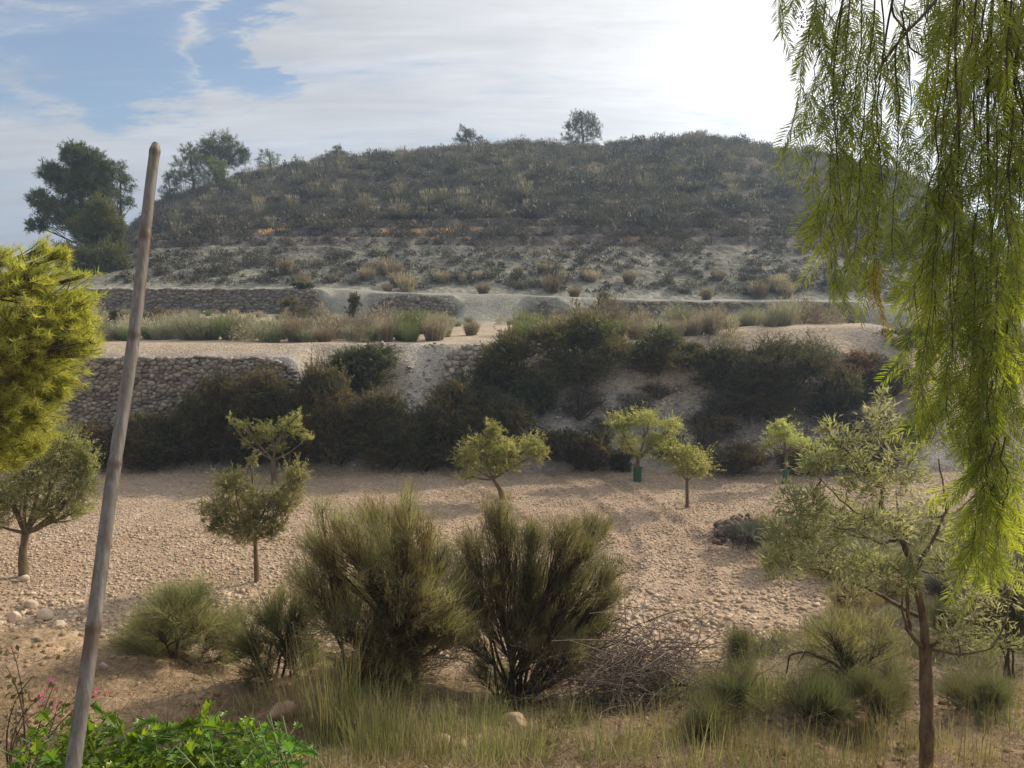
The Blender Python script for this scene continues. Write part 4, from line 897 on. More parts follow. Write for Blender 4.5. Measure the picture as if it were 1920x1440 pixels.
# rough ground weeds beyond the sapling
for lab, px, py, D, hw, hh, mat in [
    ('brown green grass clump on the clod heap at the field corner', 1400, 1030, 16.8, 46, 50, 'esp'), ('yellowish weed on the rough ground behind the sapling', 1480, 1065, 15.8, 50, 44, 'rush'),
    ('rusty brown weed patch right of the clod heap', 1450, 1020, 17.2, 50, 40, 'bush_r'), ('pale grass clump behind the sapling branches', 1540, 1040, 16.2, 46, 40, 'straw'), ('grey green weed low behind the sapling crown', 1620, 1050, 15.6, 60, 46, 'tuft_p'),
    ('dark weed patch behind the sapling trunk', 1700, 1080, 14.6, 60, 50, 'broom_dk'), ('brown weed before the dark shrub on the right edge', 1800, 1200, 11.0, 60, 60, 'bush_b'), ('dry weed beyond the arch of the fallen branch', 1600, 1150, 12.6, 50, 46, 'straw'),
    ('low green weed at the edge of the gravel behind the sapling', 1575, 1085, 15.0, 50, 34, 'broom'), ('pale straw tuft on the rough ground left of the sapling trunk', 1665, 1130, 13.4, 26, 50, 'straw'),
    ('dull weed patch at the right of the sapling', 1790, 1130, 13.0, 60, 50, 'esp'), ('grey weed behind the sapling crown', 1700, 1000, 17.2, 70, 40, 'tuft_p')]:
    broom('weed', lab, (px, py), D, [(px + random.uniform(-.8, .8) * hw, py - hh * random.uniform(.3, .8), hw * .4, hh * .22, 16) for _ in range(8)], [-hw * .5, 0, hw * .5], mat, k=1.0, L=(.12, .28), W=.006, thick=.01, cat='plant')

# --- rushes and grasses
def rush(name, label, px, py, D, n, h, spread, lean=.12, mat='rush', W=.006, cat='grass clump', droop=.1, group=None, seeds=0):
    b = at(px, py, D); b[2] = HZ(b[0], D) - .03; mb = MB(); a = rng.uniform(0, 6.28, n); q = np.sqrt(rng.random(n)) * spread
    P = np.column_stack([np.cos(a) * q, np.sin(a) * q * .7, np.zeros(n)]); D_ = nrm(np.column_stack([np.cos(a) * lean, np.sin(a) * lean, np.ones(n)]) + rng.normal(size=(n, 3)) * [.10, .10, .02])
    L = h * rng.uniform(.35, 1.1, n); mb.blades(P, D_, L, W, rng.normal(size=(n, 3)) * [.5, .5, .1] * droop * L[:, None], 0, 4)
    k = rng.integers(0, n, n // 3); mb.blades(P[k] + D_[k] * (L[k] * .45)[:, None], nrm(D_[k] + rng.normal(size=(len(k), 3)) * .3), L[k] * .35, W * .8, np.zeros((1, 3)), 0, 1)
    o = mb.build(name, M[mat]); o.location = tuple(b); return tag(o, label, cat, group)
rush('rush_clump', 'tall straight yellow green rush stems left of the wide broom', 622, 1370, 6.0, 150, .98, .24, .07, W=.009)
rush('dry_grass_clump', 'pale dry grass stems mixed among the tall rushes before the wide broom', 590, 1365, 6.2, 130, .95, .32, .14, 'straw', .006, droop=.18)
rush('rush_clump', 'tangle of curved straw coloured stems near the pole', 330, 1330, 5.9, 70, .75, .14, .28, 'straw', .007, droop=.3)
rush('rush_clump', 'thin sparse stems rising between pole and straw tangle', 420, 1400, 5.3, 26, .55, .25, .2, 'straw', .006)
for lab, px, py, D, n, h, s in [('dense green rush clump at the bottom centre left', 760, 1435, 5.15, 420, .52, .34), ('green rush clump right of the bottom centre left one', 870, 1440, 5.1, 300, .42, .34), ('shorter rush clump at the bottom, left of centre', 655, 1445, 5.0, 320, .42, .30),
                                ('yellowish rush clump in front of the flat rock', 960, 1425, 5.3, 200, .42, .28), ('wispy rush clump at the bottom under the brushwood', 1075, 1350, 6.2, 90, .36, .14), ('thin green stems at the bottom right of centre', 1330, 1445, 5.1, 150, .5, .34),
                                ('weedy stems at the bottom between the tufts', 1450, 1445, 5.1, 130, .45, .34)]:
    rush('rush_clump', lab, px, py, D, n, h, s, .14, 'rush')
for lab, px, D, n, h, s in [('dry brown stalks left of the sapling trunk', 1620, 4.9, 44, .62, .42), ('dry brown stalks right of the sapling trunk', 1860, 4.8, 34, .8, .3)]:
    rush('dry_stalks', lab, px, 1440, D, n, h, s, .1, 'bush_b', .006, 'stalks')
WEEDS = [('thin weedy clump right of the brushwood', 1290, 1330, 6.6, 'rush', .34), ('brown wiry clump before the dark green tuft', 1360, 1340, 6.7, 'bush_r', .3), ('tall wispy grass left of the fallen branch', 1450, 1330, 6.6, 'rush', .42),
         ('wispy grass under the arch of the branch', 1505, 1310, 6.8, 'straw', .3), ('green grass clump below the end of the fallen branch', 1690, 1400, 5.7, 'rush', .36), ('brown grass by the sapling foot', 1790, 1420, 5.4, 'straw', .3),
         ('dense grassy clump at the bottom, left of the sapling', 1560, 1435, 5.2, 'rush', .34), ('low brown grass behind the bottom tufts', 1400, 1420, 5.5, 'straw', .28), ('green rushes in front of the brushwood', 1150, 1430, 5.3, 'rush', .38),
         ('brown stems at the foot of the brushwood', 1240, 1400, 5.7, 'straw', .3), ('green rushes before the many stemmed shrub', 1010, 1400, 5.6, 'rush', .4), ('tall green rushes between the two broom shrubs', 880, 1360, 6.1, 'rush', .42),
         ('green rushes before the wide broom shrub', 720, 1390, 5.8, 'rush', .5), ('rushes at the right of the tall straight stems', 690, 1370, 6.2, 'rush', .62), ('dry grass behind the boulder', 500, 1310, 6.8, 'straw', .26), ('dry grass between pole and boulder', 400, 1340, 6.2, 'straw', .28),
         ('weeds behind the low green tuft at the right', 1880, 1320, 6.9, 'straw', .34), ('olive grass at the right edge by the sapling', 1900, 1390, 5.9, 'rush', .34), ('dry weeds behind the slim dark tuft', 1440, 1260, 8.2, 'straw', .3), ('dry weeds at the near edge of the field', 1250, 1250, 8.6, 'straw', .26)]
for lab, px, py, D, mt, h in WEEDS:
    rush('grass_clump', lab, px, py, D, 240, h, .30, .22, mt, .0055, droop=.22)
def litter():
    mb = MB(); n = 60000; y = 4.4 + 7.6 * rng.random(n) ** 1.2; x = rng.uniform(-.72, .72, n) * y; ok = fbm(x * 1.1, y * 1.1, 3, 301) > rng.uniform(-.9, .2, n); x, y = x[ok], y[ok]; n = len(x)
    up = rng.random(n) ** 2; a = rng.uniform(0, 6.28, n); D = nrm(np.column_stack([np.cos(a), np.sin(a), up * 1.4])); P = np.column_stack([x, y, H(x, y) + .01])
    sel = rng.random(n) < .6
    mb.blades(P[sel], D[sel], rng.uniform(.05, .22, sel.sum()), .004, rng.normal(size=(sel.sum(), 3)) * .02, 0, 2); mb.blades(P[~sel], D[~sel], rng.uniform(.04, .16, (~sel).sum()), .005, rng.normal(size=((~sel).sum(), 3)) * .02, 1, 2)
    # rough ground beyond the sapling
    n = 16000; x = rng.uniform(3, 13, n); y = rng.uniform(10.5, 19.3, n); ok = (rough_mask(x, y) > .5) & (fbm(x * .8, y * .8, 3, 311) > rng.uniform(-.4, .4, n)); x, y = x[ok], y[ok]; n = len(x)
    a = rng.uniform(0, 6.28, n); D = nrm(np.column_stack([np.cos(a) * .6, np.sin(a) * .6, np.ones(n)])); mb.blades(np.column_stack([x, y, H(x, y)]), D, rng.uniform(.08, .34, n), .009, rng.normal(size=(n, 3)) * .03, rng.integers(0, 2), 2)
    # low mixed weeds on the rough ground and at the far foot of the slope
    n = 2600; x = rng.uniform(2.5, 15, n); y = rng.uniform(9.5, 19.3, n); ok = (rough_mask(x, y) > .4) & (fbm(x * .6, y * .6, 3, 321) > -.35); x, y = x[ok], y[ok]; n = len(x); k = 46; sz = rng.uniform(.12, .5, n)
    u = rvec(n * k).reshape(n, k, 3); u[..., 2] = np.abs(u[..., 2]); P = np.column_stack([x, y, H(x, y)])[:, None] + u * rng.random((n, k, 1)) ** .5 * (sz[:, None] * np.array([.7, .7, .6]))[:, None]
    P = P.reshape(-1, 3); Dn = nrm(u.reshape(-1, 3) + rng.normal(size=(n * k, 3)) * .5 + np.array([0, 0, .7])); pick = np.repeat(rng.integers(0, 3, n), k)
    for q in range(3):
        sl = pick == q; mb.blades(P[sl], Dn[sl], rng.uniform(.08, .2, sl.sum()), .009, np.zeros((1, 3)), 1 + q, 1)
    tag(mb.build('dry_grass', [M['straw'], M['bush_b'], M['tuft_p'], M['rush']]), kind='stuff')
litter()

# ------------------------------------------------------------------ brushwood, fallen branch, rocks
def brushwood():
    D = 7.0; b = at(1195, 1345, D); b[2] = HZ(b[0], D); m = m_per_px(D); mb = MB(); n = 760
    u = rng.normal(size=(n, 3)) * [.36, .30, .0]; hz = np.abs(rng.normal(size=n)) * .34 * np.exp(-np.abs(u[:, 0]) * 1.2) + .03; P = u + np.column_stack([np.zeros((n, 2)), hz])
    a = rng.uniform(0, 6.28, n); D_ = nrm(np.column_stack([np.cos(a), np.sin(a) * .7, rng.normal(size=n) * .35])); L = rng.uniform(.2, .8, n)
    K = P + D_ * (L * .5)[:, None] + rng.normal(size=P.shape) * .07; mb.tubes(bez(P, K, P + D_ * L[:, None], 6), np.tile(np.linspace(1, .4, 6), (n, 1)) * rng.uniform(.0025, .008, (n, 1)), 4)
    k = 900; s = rng.integers(0, n, k); Q = P[s] + D_[s] * (L[s] * rng.uniform(.4, 1, k))[:, None]; d2 = nrm(D_[s] + rng.normal(size=(k, 3)) * .7); mb.tubes(bez(Q, Q + d2 * .08, Q + d2 * .2 + rng.normal(size=(k, 3)) * .04, 4), np.tile(np.linspace(.003, .001, 4), (k, 1)), 3)
    # a few darker upright sticks
    o = mb.build('brushwood_pile', M['twig']); o.location = tuple(b); tag(o, 'heap of grey dry cut twigs right of the many stemmed shrub', 'brushwood')
    mb = MB(); c = at(1215, 1233, D - .25)
    V = np.array([[-.035, 0, .012], [0, .008, .022], [.05, 0, -.004], [.048, 0, -.02], [0, .01, .002], [-.03, 0, -.004]]); mb.add(V, [[0, 5, 4, 1], [1, 4, 3, 2]])
    m_, nn, out = newmat('yellow_scrap'); p = nn.new('ShaderNodeBsdfPrincipled', inp={'Base Color': (.55, .40, .03, 1), 'Roughness': .5}); nn.l.new(p.outputs[0], out.inputs[0])
    o = mb.build('leaf', m_); o.location = tuple(c); tag(o, 'yellow leaf caught on the brushwood heap', 'leaf')
brushwood()
def stick(name, label, pts, D, r, mat='darktwig', subs=(), cat='branch'):
    """pts: (px, py[, dD])"""
    P = np.array([at(p[0], p[1], D + (p[2] if len(p) > 2 else 0)) for p in pts]); b = P[-1].copy(); mb = MB()
    def line(Q, rr):
        t = np.linspace(0, len(Q) - 1, 5 * (len(Q) - 1) + 1); i = np.minimum(t.astype(int), len(Q) - 2); f = (t - i)[:, None]; q = Q[i] * (1 - f) + Q[i + 1] * f; q[1:-1] = (q[:-2] + 2 * q[1:-1] + q[2:]) / 4
        mb.tubes(q - b, np.interp(t, [0, len(Q) - 1], rr), 7, cap=True)
    line(P, r)
    for s in subs: line(np.array([at(p[0], p[1], D + (p[2] if len(p) > 2 else 0)) for p in s]), (r[0] * .9, r[0] * .35))
    o = mb.build(name, M[mat], smooth=True); o.location = tuple(b); return tag(o, label, cat)
stick('fallen_branch', 'dark fallen branch arching up from the tufts left of the sapling', [(1475, 1262), (1480, 1228), (1510, 1221), (1560, 1240), (1600, 1275), (1660, 1318), (1710, 1360)], 6.6, (.006, .022),
      subs=[[(1510, 1221), (1500, 1240), (1492, 1250)], [(1560, 1240), (1530, 1252), (1518, 1275)], [(1560, 1240), (1500, 1225)]])
stick('stick', 'dark stick lying at the right of the brushwood heap', [(1200, 1300), (1245, 1285), (1290, 1282)], 6.7, (.012, .02))
def rock(name, label, px, py, D, w, h, mat='boulder', cat='rock', group=None):
    b = at(px, py, D); b[2] = HZ(b[0], D); mb = MB(); s = w * m_per_px(D) / 2
    V, Fc = ICO[3]; U = V.copy()
    for k in range(9):
        d = rvec(1)[0]; lim = random.uniform(.55, .85); pr = U @ d; U = U - np.outer(np.maximum(pr - lim, 0) * .9, d)
    U = U * (1 + .04 * rng.normal(size=(len(U), 1)))
    mb.add(U * [s, s * .8, h * m_per_px(D) * .62] + [0, 0, h * m_per_px(D) * .3], T=Fc); o = mb.build(name, M[mat], smooth=False); o.location = tuple(b); return tag(o, label, cat, group)
rock('boulder', 'pale orange boulder lying left of the tall rush stems', 532, 1325, 6.3, 62, 50)
rock('boulder', 'flat yellowish rock half buried at the foot of the many stemmed shrub', 965, 1340, 6.3, 62, 30)
rock('boulder', 'small whitish stone on the earth mound beside the pole', 193, 1237, 8.0, 18, 14, 'palerock')
rock('boulder', 'brown stone among the rush clumps at the bottom', 832, 1400, 5.5, 44, 36)
for i, (px, py, w, lab) in enumerate([(60, 1140, 30, 'larger squarish field stone at the left edge of the gravel'), (85, 1160, 34, 'largest of the pale stones heaped behind the mound'), (25, 1165, 30, 'leftmost of the pale stones heaped behind the mound'),
                                      (110, 1178, 26, 'stone on the right of the heap behind the mound'), (45, 1090, 22, 'flat stone at the foot of the left olive')]):
    rock('field_stone', lab, px, py, foot(px, py), w, w * .7, 'gravel', group='large stones at the left of the field')
pts = []; S = []
for i in range(90):
    px, py = random.uniform(1340, 1425), random.uniform(975, 1015); D = 18.0 + random.uniform(-.8, .5); x = at(px, py, D)[0]; s = random.uniform(.04, .13); pts.append((x, D, HZ(x, D) + random.uniform(0, .28))); S.append((s, s, s * .8))
pile('clod_heap', 'heap of dark purplish clods at the corner of the field', pts, S, M['clod'], 1, 'heap')

# ------------------------------------------------------------------ the near sapling olive, right
def sapling():
    D = 5.0; b = at(1738, 1440, D); b[2] = HZ(b[0], D); root = empty('olive_tree', b, 'near young olive with an open silvery crown and crooked trunk, right', 'tree'); w = MB()
    pp = lambda px, py, dd=0: at(px, py, D + dd) - b
    trunk(w, [(0.0, 0, -.1), pp(1738, 1400), pp(1738, 1330), pp(1735, 1210)], [.052, .047, .042, .040], 12)
    limbs = [([(1735, 1215), (1728, 1130), (1712, 1060), (1690, 1010), (1650, 985), (1655, 900), (1620, 870), (1590, 850)], (.030, .008)), ([(1712, 1060), (1700, 1120), (1706, 1185)], (.012, .012)),
             ([(1722, 1155, .1), (1640, 1110, .1), (1570, 1078, .1)], (.016, .007)), ([(1738, 1215), (1790, 1180, .2), (1850, 1130, .3), (1915, 1090, .4)], (.018, .006)), ([(1688, 1010), (1655, 1020), (1630, 1008), (1560, 985)], (.013, .004)),
             ([(1700, 1035), (1685, 980, .1), (1680, 920, .2)], (.011, .004)), ([(1715, 1070), (1750, 1010, -.1), (1775, 960, -.1), (1760, 860)], (.014, .004)), ([(1735, 1220), (1700, 1180, -.1), (1690, 1140, -.2)], (.018, .006)),
             ([(1655, 900), (1660, 830), (1640, 770)], (.010, .003)), ([(1600, 860), (1560, 820), (1545, 800)], (.006, .003)), ([(1650, 985), (1600, 960), (1540, 900)], (.009, .003)), ([(1740, 1215), (1800, 1230, -.1), (1860, 1215, -.2)], (.012, .004))]
    for L_, r in limbs:
        Q = np.array([pp(*p) for p in L_]); t = np.linspace(0, len(Q) - 1, 5 * (len(Q) - 1) + 1); i = np.minimum(t.astype(int), len(Q) - 2); f = (t - i)[:, None]; q = Q[i] * (1 - f) + Q[i + 1] * f; q[1:-1] = (q[:-2] + 2 * q[1:-1] + q[2:]) / 4
        q[1:-1] += rng.normal(size=q[1:-1].shape) * .004; w.tubes(q, np.interp(t, [0, len(Q) - 1], r), 8)
    bl = [(1590, 840, 50, 38, 34), (1650, 790, 36, 36, 20), (1560, 800, 26, 22, 10), (1535, 865, 44, 30, 26), (1620, 900, 60, 40, 40), (1700, 870, 50, 46, 28), (1500, 940, 52, 36, 36), (1570, 970, 70, 44, 56), (1480, 1000, 50, 40, 38),
          (1660, 980, 60, 44, 42), (1740, 960, 50, 54, 30), (1540, 1050, 70, 44, 56), (1620, 1060, 56, 40, 44), (1470, 1060, 40, 30, 20), (1780, 1060, 46, 46, 26), (1830, 1140, 54, 44, 24), (1850, 1020, 50, 50, 20), (1690, 1080, 46, 40, 26), (1880, 1080, 40, 60, 20), (1795, 1190, 50, 30, 24), (1655, 745, 14, 24, 6), (1880, 1200, 40, 34, 14), (1590, 1105, 40, 26, 16)]
    sp = dict(SPEC['olive']); sp.update(n=12, L=.056, W=.0095, a=.8, b=.55, up=.15)
    tips = {}
    allq = np.array([pp(*p) for L_, r in limbs for p in L_])
    def frm(c): 
        d = np.linalg.norm(allq - c, axis=1) + (allq[:, 2] > c[2] + .1) * .3; return allq[d.argmin()]
    crown_parts(root, b, [(a, r_ * np.array([1.15, 1.15, 1.1]), n * 1.7) for a, r_, n in pxblobs([(x_, y_, rx, ry, n, random.uniform(-.3, .3)) for x_, y_, rx, ry, n in bl], D)], sp, M['olive_n'], M['obark_n'], frm, r0=.007, twr=.0022, wood=w)
sapling()

# ------------------------------------------------------------------ pepper tree, hanging in from the upper right
def pepper():
    base = np.array([4.6, 3.4, HZ(4.6, 3.4)]); root = empty('pepper_tree', base, 'weeping pepper tree whose feathery leaves hang down at the upper right', 'tree'); w = MB(); leaf = MB()
    trunk(w, [(0, 0, -.2), (.05, 0, 1.2), (-.15, -.1, 2.4), (-.5, -.3, 3.4)], [.2, .17, .14, .10], 12)
    D = 2.35; P_ = lambda px, py, dd=0: at(px, py, D + dd) - base
    heads = [(1870, -160, .1), (1800, -120, .1), (1700, -120, .0), (1600, -140, .15), (1930, -60, .2)]
    for h in heads:
        e = P_(*h); s = np.array([-.5, -.3, 3.4]); w.tubes(bez(s[None], ((s + e) / 2 + np.array([0, 0, .35]))[None], e[None], 12), np.linspace(.04, .010, 12)[None], 7)
    # visible dark twigs
    lines = [([(1800, -120, .1), (1760, -5, .05), (1730, 30, 0), (1700, 60, 0), (1660, 110, 0), (1640, 150, 0)], (.006, .003)), ([(1700, 60, 0), (1668, 20, 0), (1700, -120, 0)], (.0025, .004)), ([(1700, 60, 0), (1705, 90, 0), (1730, 105, 0)], (.003, .002)),
             ([(1700, -120, 0), (1665, 40, 0), (1655, 110, 0), (1648, 160, 0), (1643, 210, 0), (1650, 290, 0), (1655, 350, 0)], (.0035, .0012)), ([(1870, -160, .1), (1890, 60, .1), (1900, 130, .1), (1925, 210, .1)], (.005, .004)), ([(1930, -60, .2), (1900, 140, .1), (1905, 185, .1), (1930, 230, .1)], (.005, .003)),
             ([(1800, -120, .1), (1790, 100, 0), (1800, 260, 0), (1790, 420, 0), (1780, 540, 0), (1785, 620, 0)], (.004, .0015)), ([(1600, -140, .15), (1580, 0, 0), (1560, 150, 0), (1570, 300, 0), (1580, 420, 0)], (.004, .0012)), ([(1870, -160, .1), (1850, 200, .1), (1860, 500, .1), (1850, 760, .05), (1850, 950, 0)], (.005, .0012))]
    for L_, r in lines:
        Q = np.array([P_(*p) for p in L_]); t = np.linspace(0, len(Q) - 1, 4 * (len(Q) - 1) + 1); i = np.minimum(t.astype(int), len(Q) - 2); f = (t - i)[:, None]; q = Q[i] * (1 - f) + Q[i + 1] * f; q[1:-1] = (q[:-2] + 2 * q[1:-1] + q[2:]) / 4
        w.tubes(q, np.interp(t, [0, len(Q) - 1], r), 6)
    def frond(S, E, m=0, L0=.033):
        """pinnate leaf: rachis from S to E with paired leaflets"""
        n = 19; d = E - S; L = np.linalg.norm(d); d = d / L; view = nrm(rng.normal(size=3) * [.6, .6, .3] + np.array([0, -1.0, 0])); side = nrm(np.cross(d, view))
        t = np.linspace(.1, 1.0, n); bow = side * random.uniform(-.02, .02); C = S + d * (t * L)[:, None] + bow * (np.sin(t * 3.14))[:, None]
        w.tubes(C[::3][None], np.linspace(.0009, .0005, len(C[::3]))[None], 3)
        for sgn in (1, -1):
            Dr = nrm(side[None] * sgn * .85 + d[None] * .62 + rng.normal(size=(n, 3)) * .10); l = L0 * (np.sin(np.clip(t, .05, 1) * 2.6) * .45 + .6) * rng.uniform(.85, 1.1, n)
            S_ = nrm(np.cross(Dr, view[None] + rng.normal(size=(n, 3)) * .25)); W_ = .0032; N_ = np.cross(Dr, S_); dn = d[None] * (l * .18)[:, None]
            V = np.stack([C, C + Dr * (l * .35)[:, None] + S_ * W_ * .55, C + Dr * (l * .75)[:, None] + S_ * W_ * .35 + dn, C + Dr * l[:, None] + dn * 1.7, C + Dr * (l * .75)[:, None] - S_ * W_ * .35 + dn, C + Dr * (l * .35)[:, None] - S_ * W_ * .55], 1)
            k = np.arange(n)[:, None] * 6; leaf.add(V, np.concatenate([k + [[0, 1, 2, 5]], k + [[2, 3, 4, 5]]]), m=m)
    # hanging shoots: (px top, py top, px end, py end, fronds, half width, dD)
    sh = [(1475, -60, 1470, 35, 4, 6, 0), (1540, -60, 1500, 190, 16, 14, 0), (1560, -60, 1520, 240, 22, 20, .02), (1590, -60, 1530, 330, 26, 22, .05), (1600, -60, 1545, 470, 34, 24, .0), (1620, -60, 1590, 420, 34, 26, .1), (1640, 0, 1600, 480, 34, 26, .0), (1660, -60, 1640, 560, 36, 26, .05), (1640, 100, 1625, 500, 30, 30, .12),
          (1690, 20, 1672, 470, 26, 24, 0), (1570, 240, 1560, 500, 22, 24, .05), (1700, -50, 1700, 330, 18, 22, .1), (1740, -50, 1735, 180, 14, 22, .1), (1760, -60, 1745, 340, 20, 26, .15), (1790, -60, 1765, 420, 26, 26, .1), (1800, -60, 1735, 600, 34, 22, .05), (1830, -60, 1790, 420, 34, 30, .2),
          (1840, -60, 1720, 760, 34, 18, 0), (1850, -60, 1770, 760, 44, 26, .05), (1860, -60, 1800, 800, 50, 30, .1), (1880, -60, 1850, 520, 44, 32, .2), (1900, -60, 1830, 830, 56, 30, 0), (1910, -60, 1870, 700, 50, 32, .15), (1930, -60, 1905, 760, 50, 30, .1), (1900, 200, 1850, 960, 50, 28, .0), (1920, 200, 1880, 900, 48, 30, .1), (1870, 500, 1835, 1050, 44, 24, -.03), (1890, 600, 1850, 1060, 40, 26, .03),
          (1960, -60, 1930, 800, 50, 34, .1), (1930, 500, 1925, 980, 30, 20, .1), (1990, -60, 1990, 700, 30, 34, .15), (1790, 560, 1775, 800, 18, 22, 0), (1760, 200, 1716, 640, 24, 16, .02), (1770, 300, 1738, 720, 26, 18, .04), (1790, 300, 1752, 620, 24, 22, .08), (1800, 300, 1790, 760, 28, 26, .06), (1830, 400, 1812, 930, 34, 22, .02), (1850, 500, 1836, 1010, 34, 20, .0), (1890, 300, 1895, 860, 34, 28, .08), (1870, 820, 1815, 1070, 14, 12, -.04), (1885, 820, 1868, 1080, 16, 12, -.02), (1820, -60, 1860, 260, 36, 40, .15), (1880, -60, 1890, 320, 36, 36, .1), (1790, -60, 1830, 200, 26, 36, .1)]
    for (x0, y0, x1, y1, nf, hw, dd) in sh:
        hw *= 1.0 if x1 < 1680 else 1.25
        A = P_(x0, y0, dd); B = P_(x1, y1, dd); K = np.array([B[0] * .8 + A[0] * .2, (A[1] + B[1]) / 2, A[2] * .5 + B[2] * .5]); t = np.linspace(0, 1, 14); q = bez(A[None], K[None], B[None], 14)[0]
        q[1:-1] += rng.normal(size=(12, 3)) * .006; w.tubes(q, np.linspace(.0028, .0008, 14), 5)
        nf = int(nf * (.60 if x1 < 1700 else .66))
        for i in range(nf):
            f = (i + random.random()) / nf * .97; j = f * 13; a = int(j); S = q[a] * (1 - j + a) + q[min(13, a + 1)] * (j - a)
            L = random.uniform(.10, .19); off = np.array([random.uniform(-1, 1) * hw * .0027, random.uniform(-1, 1) * .05, 0]); E = S + off * 1.5 + np.array([0, 0, -L])
            red = 1 if (y1 > 540 and x1 == 1640 and f > .93) or random.random() < .002 else 0
            frond(S, E, red)
    frond(P_(1652, 490), P_(1654, 600), 1, .024); frond(P_(1640, 480), P_(1642, 570), 1, .022)
    frond(P_(1570, 490, .05), P_(1553, 585, .05), 0, .03); frond(P_(1480, -60), P_(1463, 65), 0); frond(P_(1500, -60), P_(1484, 20), 0)
    # the crown above, out of the picture, that shades the top of the curtain
    cn = 26000; u = in_blob(cn) * [1.5, 1.25, .85]; leaf.kites(u + np.array([2.75, 3.35, 8.35]) - base, nrm(rng.normal(size=(cn, 3)) + [0, 0, -.8]), .10, .016, 0)
    cn = 9000; u = in_blob(cn) * [1.0, .8, .35]; leaf.kites(u + np.array([3.1, 3.3, 7.8]) - base, nrm(rng.normal(size=(cn, 3)) + [0, 0, -.8]), .10, .016, 0)
    # berries
    clusters = []
    for (px, py, rx, ry, n) in [(1502, 35, 12, 26, 46), (1590, 60, 10, 30, 20), (1640, 480, 14, 40, 26), (1620, 450, 20, 60, 18), (1690, 120, 16, 40, 14)]:
        c = []; clusters.append(c)
        for i in range(n): c.append(P_(px + random.gauss(0, .6) * rx, py + random.gauss(0, .6) * ry, random.uniform(-.03, .03)))
    w.build('trunk', M['pepbark'], root, smooth=True); leaf.build('foliage', [M['pepper'], M['pepper_red']], root)
    for c in clusters:
        bb = MB(); stones(bb, np.array(c), np.full((len(c), 3), .0028), 1, jit=0); bb.build('berry_cluster', M['berry'], root)
pepper()

# ------------------------------------------------------------------ bamboo pole
def pole():
    top = at(295, 268, 2.65); low = at(140, 1440, 2.15); d = low - top; t = (top[2] - 4.33 + .1) / -(d[2]); base = top + d * ((top[2] - HZ(low[0] - .03, 2.1) + .05) / -d[2])
    V = top - base; Lt = np.linalg.norm(V); u = V / Lt; nodes_px = [285, 455, 652, 897, 1195, 1500]; mb = MB(); ft = []
    for py in nodes_px:
        ft.append(np.clip(1 - (py - 268) / (1440 - 268) * (np.linalg.norm(low - top) / Lt), 0, 1))
    f = np.linspace(0, 1, 260); r = np.interp(f, [0, 1], [.0235, .0165])
    for q in ft:
        r = r + .0016 * np.exp(-((f - q) / .0045) ** 2) - .0009 * np.exp(-((f - q - .008) / .004) ** 2)
    r[-4:] *= [.97, .92, .8, .55]
    side = np.cross(u, [0, 1, 0]); C = u * (f * Lt)[:, None] + side * (.004 * np.sin(f * 7) + .003 * np.sin(f * 15))[:, None]
    mb.tubes(C, r, 20, cap=True)
    m, n, out = newmat('weathered_cane')
    tc = n.new('ShaderNodeTexCoord').outputs['Object']; rot = n.new('ShaderNodeMapping', inp={0: tc, 'Rotation': (0, -math.atan2(u[0], u[2]), 0)}).outputs[0]
    st = n.new('ShaderNodeMapping', inp={0: rot, 'Scale': (14, 14, 1.2)}).outputs[0]
    g = n.new('ShaderNodeTexNoise', inp={'Vector': st, 'Scale': 6.0, 'Detail': 8.0, 'Roughness': .7}).outputs[0]; s2 = n.new('ShaderNodeMapping', inp={0: rot, 'Scale': (9, 9, 2.2)}).outputs[0]
    g2 = n.new('ShaderNodeTexNoise', inp={'Vector': s2, 'Scale': 3.0, 'Detail': 4.0}).outputs[0]
    c = n.ramp(g, [(.3, (.085, .078, .07)), (.55, (.175, .16, .142)), (.75, (.30, .28, .245))]); c = n.mix(n.maprange(g2, .5, .66), c, (.11, .075, .055))
    sz = n.new('ShaderNodeSeparateXYZ', inp={0: tc}).outputs[2]
    for q in ft:
        zz = q * Lt * u[2]; dist = n.math('ABSOLUTE', n.math('SUBTRACT', sz, zz)); c = n.mix(n.maprange(n.math('ADD', dist, n.math('MULTIPLY', n.math('SUBTRACT', g, .5), .05)), .004, .028, .75, 0.0), c, (.08, .05, .035))
    bp = n.new('ShaderNodeBump', inp={'Strength': .3, 'Distance': .002, 'Height': g})
    p = n.new('ShaderNodeBsdfPrincipled', inp={'Base Color': c, 'Roughness': .55, 'Normal': bp.outputs[0]}); n.l.new(p.outputs[0], out.inputs[0])
    o = mb.build('bamboo_pole', m, smooth=True); o.location = tuple(base); tag(o, 'weathered leaning bamboo pole standing at the left', 'pole')
pole()

